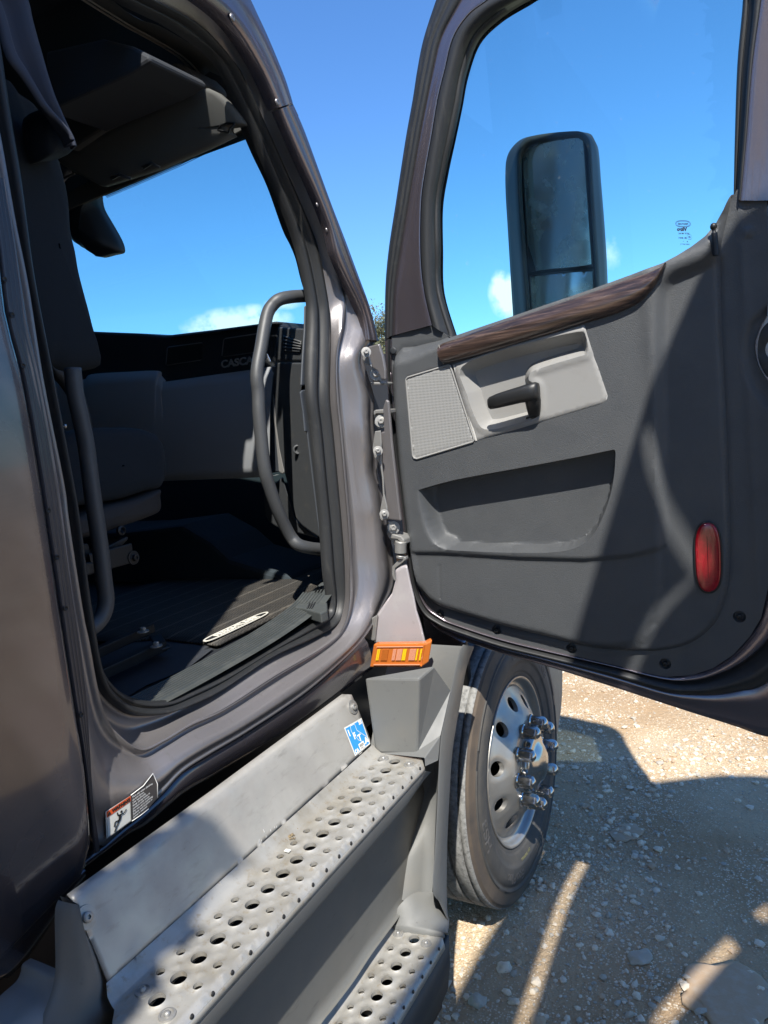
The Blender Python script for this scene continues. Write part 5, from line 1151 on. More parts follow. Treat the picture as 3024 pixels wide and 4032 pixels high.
# seat rails and brackets at the lower left of the opening
def rail(p0, p1, w, h, name='seat_rail', m=STEELB):
    p0, p1 = np.array(p0, float), np.array(p1, float); d = p1-p0; L = np.linalg.norm(d[:2]); n = np.array([-d[1], d[0], 0])/L*w
    V, F = prism([p0-n, p0+n, p0+n+[0, 0, h], p0-n+[0, 0, h]], d); return obj(name, V, F, m, SEAT, smooth=False, bevel=.003)
SEAT = empty('passenger_seat', (-1.75, 1.15, 1.24)); tag(SEAT, 'dark fabric passenger seat with backrest and brown base cover behind the black grab handle', 'seat')
r0, r1 = PZ(*c6([(415,400)])[0], 1.30), PZ(*c6([(100,545)])[0], 1.30); d = (r1-r0)*1.5
rail(r0, r0+d, .012, .025); rail(r0+[-.0, .0, -.045], r0+d+[0, 0, -.045], .022, .010)
r0, r1 = PZ(*c6([(480,500)])[0], 1.265), PZ(*c6([(150,655)])[0], 1.265); d = (r1-r0)*1.5
rail(r0, r0+d, .012, .028)
rr0 = PZ(*c6([(430,430)])[0], 1.29); rr1 = PZ(*c6([(485,500)])[0], 1.27)
rail(rr0, rr1, .016, .008, 'rail_bracket')
for p, z in [((365,398),1.325),((437,478),1.296)]: mb = MB(); bolt(mb, PZ(*c6([p])[0], z), (0, 0, 1), .008); mb.build('rail_bolt', STEEL, SEAT, autos=30)
c3x = crop(0, 1900, 2.001)
def sx_(name, pts, x, th, m, cr=c3x, bevel=.004, par=None):
    V, F = prism([PX(*p, x) for p in cr(pts)], (-th, 0, 0)); return obj(name, V, F, m, par or SEAT, smooth=False, bevel=bevel)
sx_('suspension_bracket', [(905,510),(1045,475),(1060,630),(870,685),(740,715),(700,560),(880,520)], -1.42, .01, STEELB)
sx_('suspension_arm', [(540,640),(740,625),(745,720),(610,755),(560,740)], -1.41, .01, STEELB)
sx_('suspension_rail', [(560,480),(700,480),(720,560),(850,500),(1010,420),(1015,450),(860,590),(720,600),(560,560)], -1.45, .05, STEELB)
mb = MB(); bolt(mb, PX(*c3x([(1050,592)])[0], -1.42), (1, 0, 0), .009); mb.add(*revolve(PX(*c3x([(945,378)])[0], -1.44), (1, 0, 0), [(.012, 0), (.012, .008), (.008, .010), (.004, .004)], 24)); mb.build('suspension_bolt', STEELB, SEAT, autos=30)
for k, (u, v) in enumerate([(670,692),(610,705)]):
    V, F = revolve(PX(*c3x([(u, v)])[0], -1.409), (1, 0, 0), [(.012, .001), (.0005, .001)], 20); obj('bracket_hole', V, F, INK, SEAT)
def puff(name, pts, x, th, m, edge=.03, cr=None, n=5, par=None):
    P = cr(pts) if cr else pts; c = cat([PX(*p, x) for p in P], n, True); ce = np.mean(c, 0)
    def sh(r, s, dx): return [ce+(p-ce)*s+np.array([dx, 0, 0]) for p in r]
    rows = [sh(c, .02, .028), sh(c, .5, .026), sh(c, .80, .022), sh(c, .92, .014), sh(c, .98, .002), sh(c, 1, -.02), sh(c, 1, -th+.02), sh(c, .95, -th), sh(c, .02, -th)]
    return obj(name, *loft(rows, True), m, par or SEAT)
r2 = crop(0, 1344, 1.0972)
puff('seat_cushion', [(240,415),(350,378),(460,370),(570,372),(650,392),(695,430),(712,500),(712,580),(690,632),(620,650),(520,682),(420,700),(300,720),(200,760),(180,560)], -1.48, .52, CLOTH, cr=r2)
puff('seat_base_cover', [(280,770),(420,715),(560,680),(684,638),(692,665),(690,730),(620,765),(520,800),(380,845),(300,860),(220,880),(200,800)], -1.475, .5, TAUPE, cr=r2)
bk = [(20,300),(60,350),(130,400),(160,460),(200,570),(224,640),(252,760),(262,900),(285,1000),(302,1100),(330,1210),(352,1290),(372,1370),(393,1436),(390,1447),(330,1458),(262,1464),(210,1448),(150,1440),(60,1300),(-50,1000),(-100,600),(-80,350)]
puff('seat_backrest', bk, -1.40, .45, CLOTH, n=3)
c0 = crop(0, 0, 2.765)
# hanging curtain and belt
a = cat([PX(*p, -1.27) for p in c0([(200,-100),(280,0),(330,220),(385,430),(440,640),(500,880),(560,1080),(605,1200),(650,1320),(700,1440),(745,1540),(768,1630)])], 5)
b = cat([PX(*p, -1.25) for p in c0([(-150,0),(-60,300),(0,520),(60,680),(180,830),(300,1000),(400,1150),(480,1240),(550,1300),(620,1370),(690,1450),(740,1540)])], 5)
CU = obj('privacy_curtain', *loft([lerp(a, b, t, .016*math.sin(t*9)) for t in np.linspace(0, 1, 14)]), CURT, None, solid=.003)
tag(CU, 'blue grey curtain hanging inside the cab at the top left of the opening', 'curtain')
pch = c0([(420,1190),(470,1230),(560,1295),(640,1370),(710,1460),(755,1560),(770,1640),(730,1690),(640,1700),(520,1725),(480,1700),(430,1480),(400,1300)])
puff('curtain_hem', pch, -1.31, .05, CLOTH, par=CU, n=3)
ba = cat([PX(*p, -1.30) for p in r2([(200,60),(235,115),(290,135),(330,165),(365,230),(392,330),(405,430),(412,540)])], 5)
bb = cat([PX(*p, -1.32) for p in r2([(185,80),(225,150),(262,195),(290,240),(330,330),(360,400),(390,480),(408,545)])], 5)
obj('seat_belt', *loft([ba, lerp(ba, bb, .5, .003), bb]), BELT, TR, solid=.0015)
b2a = cat([PX(*p, -1.25) for p in r2([(175,60),(205,140),(235,260),(262,420),(270,560),(268,640)])], 5); b2b = cat([PX(*p, -1.25) for p in r2([(160,60),(190,150),(218,270),(240,430),(250,580),(255,660)])], 5)
obj('b_pillar_trim', *loft([deeper(b2a, -.01), b2a, lerp(b2a, b2b, .5, .006), b2b]), GREYP, TR)
# lining strip beside the gasket (grey rubber seen at left)
ga1 = cat([PX(*p, -1.19) for p in [(8,300),(30,450),(72,725),(100,900),(120,1100),(145,1275),(192,1500),(225,1700),(262,1880)]], 5); ga2 = [p+np.array([-.01, -.03, 0]) for p in ga1]
obj('rear_weatherstrip', *loft([deeper(ga1, -.05), deeper(ga1, -.004), ga1, lerp(ga1, ga2, .5, .006), ga2]), RUB, TR)
# ---- overhead: header, visors, headliner, shelf edge
c5 = crop(500, 0, 2.37)
hd = [PY(*p, 1.690) for p in [(200,860),(300,812),(392,772),(520,720),(700,641),(850,567),(962,507),(945,470),(700,560),(400,690),(200,790)]]
V, F = prism(hd, (0, .012, 0)); obj('windscreen_header', V, F, HEAD, TR, smooth=False, bevel=.002)
# printed dot border on the screen
mb = MB(); line = along([PY(*p, 1.694) for p in [(412,768),(520,722),(700,643),(850,570),(960,512)]], 330)
nrm = np.array([0, .28, -.20]); nrm /= np.linalg.norm(nrm)
for i, p in enumerate(line):
    for r in range(3):
        if r == 1 and i % 2: pass
        q = p+nrm*(.0016+.0042*r)+np.array([.0015*(r % 2), 0, 0]); s = .0021-.0005*r
        mb.add([q+np.array([s*math.cos(t), -.0, 0])+nrm*s*math.sin(t) for t in np.linspace(0, 2*math.pi, 6, endpoint=False)], [tuple(range(6))])
mb.build('dot_border', INK, WSO, smooth=False)
vs = [(236,618),(278,597),(390,548),(500,498),(620,437),(703,392),(750,374),(795,363),(850,361),(880,375),(905,400),(930,440),(946,474),(946,482),(905,478),(880,487),(895,515),(900,523),(800,570),(700,612),(605,652),(480,694),(383,726),(368,724),(352,712),(300,682),(262,655)]
c = [PY(*p, 1.60) for p in vs]; ce = np.mean(c, 0)
c = [p+np.array([0, (2.63-p[2])*.45, 0]) for p in c]
sh = lambda s, d: [ce+(p-ce)*s+np.array([0, d, 0]) for p in c]
obj('sun_visor', *loft([sh(.02, -.012), sh(.6, -.012), sh(.93, -.010), sh(.985, -.006), sh(1, 0), sh(1, .012), sh(.97, .018), sh(.02, .018)], True), HEAD, TR)
mb = MB()
for q in [[(1130,1915),(1235,1870),(1335,1915),(1330,1925),(1235,1885),(1140,1930)], [(1475,1800),(1580,1745),(1650,1790),(1648,1800),(1580,1758),(1485,1812)]]:
    P = [PY(*p, 1.578) for p in c0(q)]; mb.add(*tube([p+np.array([0, (2.63-p[2])*.45-.0, 0]) for p in P], .0028, 6))
mb.build('visor_clip', GREYP, TR)
P = [PY(*p, 1.60) for p in c5([(850,1215),(880,1165),(930,1150),(1000,1150),(1005,1165),(960,1195),(945,1240),(900,1225)])]; mb = MB(); mb.add(*tube(P+[P[0]], .003, 8)); mb.build('visor_bracket', STEELB, TR)
mb = MB(); mb.add(*tube([PY(*p, 1.62) for p in c0([(530,1970),(560,1850),(650,1740)])], .006, 8)); mb.add(*tube([PY(*p, 1.66) for p in c0([(620,1990),(720,1930),(810,1890)])], .004, 8)); mb.add(*prism([PY(*p, 1.68) for p in c0([(540,1960),(600,1830),(720,1830),(730,1870),(640,1970),(560,2000)])], (0, .02, 0))); mb.build('header_trim', HEADL if False else GREYP, TR)
# headliner panels
def hz(name, pts, z, m, th=.02, bevel=.003): V, F = prism([PZ(*p, z) for p in pts], (0, 0, th)); return obj(name, V, F, m, TR, smooth=False, bevel=bevel)
A1 = cat([PZ(*p, 2.78) for p in c5([(-500,-90),(0,225),(200,335),(400,450),(520,530),(610,610),(680,690),(730,760),(760,850)])], 4)
A2 = cat([np.array([p[0], p[1], 2.79]) for p in [PZ(*q, 2.79) for q in c5([(-400,-250),(0,60),(200,130),(400,240),(600,370),(760,500),(840,620),(930,740),(1000,880)])]], 4)
obj('headliner_border', *loft([[p+np.array([0, 0, .03]) for p in A1], A1, lerp(A1, A2, .5, .0), [p+np.array([.02, 0, -.03]) for p in A2]]), HEAD, TR)
for k, off in enumerate((0, .012)):
    q = [p+np.array([-off*1.3, -off*.3, .001+off*.4]) for p in A1]; obj('headliner_seam', *tube(q, .0028, 8, cap=False), HEADL, TR)
A3 = [p+np.array([-.03, -.008, .012]) for p in A1]
fc = [PY(*p, 1.55) for p in [(215,465),(500,340),(690,240),(735,262),(772,300),(776,330),(740,352),(600,420),(400,515),(278,592),(235,500)]]
V, F = prism(fc, (0, .12, 0)); obj('overhead_console', V, F, HEAD, TR, smooth=False, bevel=.012)
fc = [PY(*p, 1.35) for p in [(180,440),(215,425),(300,385),(500,295),(592,240),(585,215),(520,180),(400,150),(180,200)]]
V, F = prism(fc, (0, .19, 0)); obj('overhead_shelf', V, F, ROOFD, TR, smooth=False, bevel=.01)
# camera housing on the screen
hs = crop(0, 400, 2.001)([(512,830),(620,780),(740,735),(752,760),(770,840),(850,980),(905,1080),(928,1150),(920,1185),(860,1200),(770,1222),(740,1205),(720,1180),(650,1150),(610,1110),(560,1010),(530,920)])
c = cat([PY(*p, 1.74) for p in hs], 3, True); ce = np.mean(c, 0); sh = lambda s, d: [ce+(p-ce)*s+np.array([0, d, 0]) for p in c]
obj('screen_camera_housing', *loft([sh(.02, -.055), sh(.55, -.05), sh(.8, -.035), sh(.93, -.01), sh(1, .0), sh(1, .03), sh(.02, .03)], True), DARKP, TR)
# ---- warning sticker on the body beside the lower corner of the opening
c8 = crop(0, 2900, 1.9538)
WX = -1.098
def q8(pts, x=WX): return [PX(*p, x) for p in c8(pts)]
W = q8([(812,578),(1003,455),(1010,648),(820,787)]); 
fW = lambda s, t, h=0: (W[0]*(1-s)+W[1]*s)*(1-t)+(W[3]*(1-s)+W[2]*s)*t+np.array([h, 0, 0])
D4 = q8([(1003,455),(1176,340),(1205,470),(1010,648)]); D4 = q8([(1003,455),(1190,330),(1207,480),(1010,648)])
fD = lambda s, t, h=0: (D4[0]*(1-s)+D4[1]*s)*(1-t)+(D4[3]*(1-s)+D4[2]*s)*t+np.array([h, 0, 0])
mb = MB(); mb.add([fW(0,0), fW(1,0), fW(1,1), fW(0,1)], [(3, 2, 1, 0)]); WSK = mb.build('warning_sticker', STICK, TR, smooth=False)
mb = MB(); mb.add([p+np.array([.0008, 0, 0]) for p in q8([(1003,455),(1100,382),(1172,290),(1205,365),(1207,470),(1130,565),(1012,648)])], [tuple(range(7))[::-1]]); mb.build('sticker_text_panel', STICKD, WSK, smooth=False)
mb = MB(); P = [p+np.array([.0012, 0, 0]) for p in q8([(1003,452),(1100,379),(1173,284),(1208,363),(1209,472)])]; mb.add(*tube(P, .0009, 5)); mb.add(*tube([p+np.array([.0012, 0, 0]) for p in q8([(1012,650),(1080,604),(1140,556)])], .0007, 5)); mb.build('sticker_border', WHITE, WSK)
mb = MB(); mb.add([fW(.03,.03,.0006), fW(1,.0,.0006), fW(1,.22,.0006), fW(.03,.25,.0006)], [(3, 2, 1, 0)], 0)
def lw(s, x, y, size, f, m, sx=1.0, bold=.006, al='CENTER', h=.0012):
    V, F = text_obj('t', s, None, None, (0, 0, 0), (1, 0, 0), (0, 1, 0), size, ext=0, bold=bold, align=al, warp=lambda a, b, c: f(x+a*sx, y-b, h)); mb.add(V, F, m)
lw('WARNING', .60, .125, .17, fW, 1, .88, .01)
mb.add([fW(.06,.21,.0012), fW(.13,.06,.0012), fW(.20,.20,.0012)], [(2, 1, 0)], 1)
# falling figure: limbs as strokes
def stroke(pts, w, f=fW, m=1):
    P = [np.array(p, float) for p in pts]
    for i in range(len(P)-1):
        d = P[i+1]-P[i]; n = np.array([-d[1], d[0]*1.0])/(np.linalg.norm(d)+1e-9)*w/2
        mb.add([f(*(P[i]-n), .0012), f(*(P[i+1]-n), .0012), f(*(P[i+1]+n), .0012), f(*(P[i]+n), .0012)], [(3, 2, 1, 0)], m)
mb.add([fW(.60+.045*math.cos(t), .37+.045*math.sin(t), .0012) for t in np.linspace(0, 2*math.pi, 16, endpoint=False)], [tuple(range(16))[::-1]], 1)
stroke([(.43,.30),(.46,.44),(.58,.46),(.70,.50),(.80,.40)], .045); stroke([(.56,.46),(.50,.66)], .10); stroke([(.50,.64),(.34,.60),(.30,.76)], .055); stroke([(.50,.66),(.38,.82),(.30,.95)], .055)
stroke([(.03,.27),(.03,.97),(.97,.97),(.97,.24)], .012)
mb.build('warning_print', [ORANGE, INK], WSK, smooth=False)
mb = MB()
for i, s in enumerate(['Face cab when climbing', 'up and down.', 'Use handholds.', 'Keep three limbs in', 'contact with truck.', 'Do not carry anything.', 'Follow instructions in', "driver's manual."]):
    lw(s, .05, .09+.118*i, .115, fD, 0, .75, .002, 'LEFT', .0018)
mb.build('sticker_small_print', WHITE, WSK, smooth=False)
# ================================================================= ground
def gmat():
    def ex(m, N, L, b, co, col):
        g = N.new('ShaderNodeTexCoord').outputs['Object']
        n1 = N.new('ShaderNodeTexNoise'); n1.inputs['Scale'].default_value = 1.1; n1.inputs['Detail'].default_value = 8; L.new(g, n1.inputs['Vector'])
        v = N.new('ShaderNodeTexVoronoi'); v.inputs['Scale'].default_value = 120; L.new(g, v.inputs['Vector'])
        v2 = N.new('ShaderNodeTexVoronoi'); v2.inputs['Scale'].default_value = 38; L.new(g, v2.inputs['Vector'])
        cr = N.new('ShaderNodeValToRGB'); e = cr.color_ramp.elements; e[0].position = .38; e[0].color = (.36, .25, .145, 1); e[1].position = .64; e[1].color = (.50, .39, .255, 1); L.new(n1.outputs[0], cr.inputs[0])
        bw = N.new('ShaderNodeRGBToBW'); L.new(v.outputs['Color'], bw.inputs[0])
        mr0 = N.new('ShaderNodeMapRange'); mr0.inputs[1].default_value = .52; mr0.inputs[2].default_value = .60; L.new(bw.outputs[0], mr0.inputs[0])
        rd = N.new('ShaderNodeMapRange'); rd.inputs[1].default_value = .42; rd.inputs[2].default_value = .34; L.new(v.outputs['Distance'], rd.inputs[0])
        mr = N.new('ShaderNodeMath'); mr.operation = 'MULTIPLY'; L.new(mr0.outputs[0], mr.inputs[0]); L.new(rd.outputs[0], mr.inputs[1])
        pat = N.new('ShaderNodeTexNoise'); pat.inputs['Scale'].default_value = 2.6; pat.inputs['Detail'].default_value = 5; L.new(g, pat.inputs['Vector'])
        pr = N.new('ShaderNodeMapRange'); pr.inputs[1].default_value = .38; pr.inputs[2].default_value = .6; L.new(pat.outputs[0], pr.inputs[0])
        mu = N.new('ShaderNodeMath'); mu.operation = 'MULTIPLY'; L.new(mr.outputs[0], mu.inputs[0]); L.new(pr.outputs[0], mu.inputs[1])
        x = N.new('ShaderNodeMix'); x.data_type = 'RGBA'; L.new(mu.outputs[0], x.inputs[0]); L.new(cr.outputs[0], x.inputs[6]); x.inputs[7].default_value = (.70, .61, .47, 1)
        f = N.new('ShaderNodeTexNoise'); f.inputs['Scale'].default_value = 320; f.inputs['Detail'].default_value = 3; L.new(g, f.inputs['Vector'])
        fr = N.new('ShaderNodeMapRange'); fr.inputs[3].default_value = .72; fr.inputs[4].default_value = 1.28; L.new(f.outputs[0], fr.inputs[0])
        y = N.new('ShaderNodeVectorMath'); y.operation = 'SCALE'; L.new(x.outputs[2], y.inputs[0]); L.new(fr.outputs[0], y.inputs[3]); L.new(y.outputs[0], b.inputs['Base Color'])
        def bump(o, s, d, prev=None, inv=False):
            q = N.new('ShaderNodeBump'); q.inputs['Strength'].default_value = s; q.inputs['Distance'].default_value = d; q.invert = inv; L.new(o, q.inputs['Height'])
            if prev: L.new(prev, q.inputs['Normal'])
            return q.outputs[0]
        a = bump(v.outputs['Distance'], .55, .006, None, True); a = bump(v2.outputs['Distance'], .45, .010, a, True); a = bump(f.outputs[0], .7, .003, a); L.new(a, b.inputs['Normal'])
    return mat('gravel_dirt', (.3, .25, .18), .95, spec=.2, extra=ex)
GM = gmat()
from mathutils import noise as mn
def gh_(x, y):
    return .022*mn.noise(Vector((x*1.3, y*1.3, 3)))+.010*mn.noise(Vector((x*4.2, y*4.2, 9)))+.005*mn.noise(Vector((x*13, y*13, 1)))-.004
xs = np.concatenate([[-120, -40, -15, -7], np.linspace(-4, 3, 176), [6, 14, 40, 120]]); ys = np.concatenate([[-120, -40, -12, -4], np.linspace(-1, 7.5, 214), [9, 11, 15, 22, 35, 60, 120, 260]])
V = []
for y in ys:
    for x in xs:
        inn = -4 <= x <= 3 and -1 <= y <= 7.5; V.append((x, y, gh_(x, y) if inn else (gh_(x, y)*.4-.01)))
F = [(j*len(xs)+i, j*len(xs)+i+1, (j+1)*len(xs)+i+1, (j+1)*len(xs)+i) for j in range(len(ys)-1) for i in range(len(xs)-1)]
GR = obj('ground', V, F, GM); tag(GR, kind='structure')
# loose stones: many small ones as stuff
def stone(mb, c, s, seed, m=0, flat=.6, sub=1, ang=False):
    r = random.Random(seed); ico = ICO[sub]; R = Matrix.Rotation(r.random()*6.28, 3, 'Z')
    sx, sy, sz = s*r.uniform(.8, 1.35), s*r.uniform(.7, 1.1), s*flat*r.uniform(.7, 1.2); off = Vector((r.random()*50, r.random()*50, 0)); V = []
    for v in ico[0]:
        q = Vector(v); k = 1+.45*mn.noise(q*1.3+off)+(.0 if sub < 2 else .18*mn.noise(q*3.4+off)); q = Vector((q.x*sx, q.y*sy, q.z*sz))*k; q = R @ q; V.append((c[0]+q.x, c[1]+q.y, c[2]+q.z))
    mb.add(V, ico[1], m)
ICO = {}
for s_ in (1, 2, 3):
    bm = bmesh.new(); bmesh.ops.create_icosphere(bm, subdivisions=s_, radius=1.0); bm.verts.ensure_lookup_table(); ICO[s_] = ([tuple(v.co) for v in bm.verts], [tuple(v.index for v in f.verts) for f in bm.faces]); bm.free()
SM = [mat('stone_pale', (.64, .55, .42), .9, bump=[('noise', 160, .4, .002)], var=(30.0, (.38, .34, .28), .45, .8)), mat('stone_grey', (.38, .335, .265), .9, bump=[('noise', 160, .4, .002)], var=(30.0, (.42, .40, .36), .45, .8)), mat('stone_tan', (.42, .30, .19), .9, bump=[('noise', 160, .4, .002)], var=(30.0, (.45, .37, .28), .45, .8))]
mb = MB(); cnt = 0
while cnt < 38000:
    x = random.uniform(-1.9, .6); y = random.uniform(1.2, 6.2)
    if random.random() > (1.0 if y < 4 else .5): continue
    d = .5+.5*mn.noise(Vector((x*2.1, y*2.1, 20)))*1.9
    if random.random() > max(.12, min(1, d)): continue
    s = min(.017, .0021*(1/(random.random()+.02))**.6*.95)
    stone(mb, (x, y, gh_(x, y)+s*.18), s, cnt, random.choices((0, 1, 2), (6, 3, 2))[0]); cnt += 1
tag(mb.build('loose_gravel', SM, smooth=False), kind='stuff', label='pale loose gravel and crushed stone scattered over the dirt', cat='gravel')
def rock(name, u, v, s, flat, m, label, group=None, sub=3, seed=1):
    p = PZ(u, v, 0); mb = MB(); stone(mb, (p[0], p[1], gh_(p[0], p[1])+s*flat*.12), s, seed, 0, flat, sub); o = mb.build(name, m); tag(o, label, 'rock', 'larger stones lying in the dirt'); return o
rock('flat_rock', 2870, 3920, .115, .045, SM[2], 'largest flat pale rock half buried at the bottom right corner', seed=11)
rock('rock', 2520, 3770, .032, .35, SM[1], 'upright grey wedge shaped stone left of the largest flat rock', seed=5)
rock('flat_rock', 2470, 3270, .06, .06, SM[2], 'flat grey stone sunk in the dirt to the right of the wheel', seed=21)
rock('rock', 2050, 3545, .020, .7, SM[1], 'round grey pebble just right of the tyre contact patch', seed=31)
rock('rock', 1985, 3815, .022, .7, SM[0], 'pale pebble in the shade between lower step and tyre', seed=33)
rock('rock', 1880, 3945, .024, .8, SM[1], 'rounded grey pebble close to the outer edge of the lower step', seed=35)
rock('rock', 2120, 4030, .030, .5, SM[2], 'tan flat pebble at the bottom edge of the photo', seed=41)
rock('rock', 2025, 3950, .016, .8, SM[0], 'small whitish pebble above the tan flat pebble at the bottom', seed=43)
# dry twig
P = [PZ(u, v, .012) for u, v in [(2375,3445),(2420,3415),(2455,3385),(2440,3398),(2480,3392)]]
tag(obj('dry_twig', *tube(P, .0013, 6), SM[2]), 'thin dry twig lying on the dirt to the right of the tyre', 'twig')
# ================================================================= distant trees
def leafmat():
    m = mat('eucalyptus_leaves', (.085, .095, .045), .7, var=[(.9, (.13, .12, .06), .4, .7)]); return m
LM = leafmat(); BK = mat('bark', (.16, .13, .10), .9, var=(4.0, (.25, .21, .17), .4, .7))
def tree(name, x, y, h, cr, seed, label, group=None):
    r = random.Random(seed); T = empty(name, (x, y, 0)); tag(T, label, 'tree', group)
    mb = MB(); tips = []
    tr = cat([(x, y, -.1), (x+r.uniform(-.2, .2), y, h*.25), (x+r.uniform(-.4, .4), y, h*.5), (x+r.uniform(-.5, .5), y, h*.85)], 5); mb.add(*tube(tr, .2, 9, rr=[.02*h*(1-.8*i/len(tr)) for i in range(len(tr))]))
    for i in range(13):
        a = r.random()*6.28; z0 = h*r.uniform(.28, .75); L = cr*r.uniform(.5, 1.0)*(1-.4*(z0/h)); p0 = np.array([x, y, z0]); p1 = p0+[math.cos(a)*L*.55, math.sin(a)*L*.55, L*.45]; p2 = p0+[math.cos(a)*L, math.sin(a)*L, L*.6]
        mb.add(*tube(cat([p0, p1, p2], 4), .05, 6, rr=[.045*(1-.09*k) for k in range(9)])); tips += [p1, p2, (p0+p2)/2+[0, 0, .5]]
    mb.build('trunk', BK, T)
    tips += [tr[-1], tr[-3]]; q = []; f = []
    for t in tips:
        for c in range(5):
            cc = t+np.array([r.gauss(0, .6), r.gauss(0, .6), r.gauss(.1, .5)]); R_ = r.uniform(.35, .8)
            for k in range(60):
                d = np.array([r.gauss(0, 1), r.gauss(0, 1), r.gauss(0, 1)]); d /= np.linalg.norm(d)+1e-6; p = cc+d*R_*r.random()**.4
                a = rng.normal(0, 1, 3); a /= np.linalg.norm(a); b = np.cross(a, d); b /= np.linalg.norm(b)+1e-6; L = r.uniform(.06, .13)
                n = len(q); q += [p-a*L, p+b*L*.35, p+a*L, p-b*L*.35]; f.append((n, n+1, n+2, n+3))
    obj('crown', q, f, LM, T, smooth=False)
d_ = ray(1500, 1400); az = math.atan2(d_[0], d_[1])
R0 = 46.0
tree('eucalyptus_tree', R0*math.sin(az)+.3, R0*math.cos(az), 8.3, 3.0, 3, 'pale green tree top in the gap between windscreen pillar and open door')
# ================================================================= neighbouring truck standing close on the right (outside the frame, seen in the mirrors)
NT = empty('white_truck', (1.7, -2.5, 0)); tag(NT, 'tall white truck parked close behind on the right, seen only in the small lower mirror', 'truck')
mb = MB(); mb.add(*box((1.9, -2.9, 1.9), (1.9, 6.6, 1.95))); mb.build('body', NEIGH, NT, smooth=True, bevel=.09)
mb = MB()
for x_, y_ in ((1.1, .1), (2.7, .1), (1.1, -5.9), (2.7, -5.9)): mb.add(*box((x_, y_, 3.4), (.10, .10, 1.15)))
mb.build('roof_post', NEIGH, NT, smooth=False)
ro = [tuple(p) for p in cat([(.36,-6.0),(.385,-2.0),(.402,-.585),(.424,-.15),(.440,.2),(.452,.56),(.478,.72),(.52,.83),(.59,.875),(.66,.80),(.725,.756),(.80,.815),(.90,.872),(1.07,.955),(1.25,.995),(1.7,1.03)], 4)]+[(2.9, 1.0), (2.9, -6.0)]
def sun_slit(pts, w):
    P = cat([(x, y, 0) for x, y in pts], 4); L_s = []; R_s = []
    for i, p in enumerate(P):
        t = P[min(i+1, len(P)-1)]-P[max(i-1, 0)]; t /= np.linalg.norm(t); n = np.array([-t[1], t[0], 0])*w/2*min(1, .35+1.3*math.sin(math.pi*min(1, max(0, i/(len(P)-1))))); L_s.append(tuple((p+n)[:2])); R_s.append(tuple((p-n)[:2]))
    return L_s+R_s[::-1]
V, F = relief(ro, .12, lambda P: np.zeros(len(P)), lambda p, h: (p[0], p[1], 4.0), holes=[sun_slit([(.633,-.86),(.626,-.6),(.612,-.35),(.603,-.12),(.612,.08),(.632,.22),(.70,.30)], .023), sun_slit([(1.27,.08),(1.14,-.2),(1.05,-.41),(.985,-.58)], .032), sun_slit([(.470,.52),(.56,.425),(.65,.355),(.73,.30)], .03)])
obj('slitted_roof_plate', V, F, NEIGH, NT, smooth=False)  # raised plate with slits added to drop sun streaks on ground and door
mb = MB(); mb.add(*box((1.9, -2.9, .75), (1.7, 6.4, .34))); mb.build('chassis', STEELB, NT)
for x in (1.12, 2.75):
    for y in (-4.6, -.6):
        V, F = revolve((x-.14, y, .5), (1, 0, 0), [(.2, 0), (.3, 0), (.48, .01), (.5, .05), (.5, .23), (.48, .27), (.3, .28), (.2, .25)], 40); obj('wheel', V, F, TYRE, NT)
mb = MB(); V, F = prism([(.945, -.9, 1.9), (.945, .1, 1.9), (.945, .0, 2.6), (.945, -.8, 2.65)], (.006, 0, 0)); mb.add(V, F); mb.build('window', BLACKG, NT, smooth=False)
# tree added behind the camera, crown shaped so its shade covers the rear side panel
def added_shade_tree():
    T = empty('added_shade_tree', (-.3, -5.2, 0)); tag(T, 'unseen leafy tree added behind the camera to shade the rear of the cab', 'tree')
    mb = MB(); mb.add(*tube(cat([(-.3, -5.2, 0), (-.3, -4.9, 2.2), (-.25, -3.4, 4.0), (-.2, -1.6, 4.9)], 6), .2, 10, rr=[.14-.006*i for i in range(19)]))
    q = []; f = []; r = random.Random(4); S = np.array(SUN)
    SUN_GAP = [(PX(u, v, -1.075)[1], PX(u, v, -1.075)[2]) for u, v in [(-60,2700),(10,2660),(180,2630),(222,2700),(208,2740),(215,2850),(225,2930),(150,3010),(60,2970),(50,2850),(0,2740)]]
    for i in range(12000):
        t = 3.3+r.gauss(0, .22); zb_ = r.uniform(.56, 3.4); base = np.array([-1.08, r.uniform(-.9, max(.62, min(1.12, .93+(zb_-.64)*1.05)) if zb_ < .83 else .66), zb_])
        if sdist(np.array([[base[1], base[2]]]), SUN_GAP)[0] > -.05: continue  # gap added in the leaves so a sun patch lands on the panel
        p = base+S*t
        a = rng.normal(0, 1, 3); a /= np.linalg.norm(a); b = np.cross(a, S); b /= np.linalg.norm(b)+1e-6; L = r.uniform(.06, .09); n = len(q); q += [p-a*L, p+b*L*.5, p+a*L, p-b*L*.5]; f.append((n, n+1, n+2, n+3))
    mb.build('trunk', BK, T); obj('crown', q, f, LM, T, smooth=False)
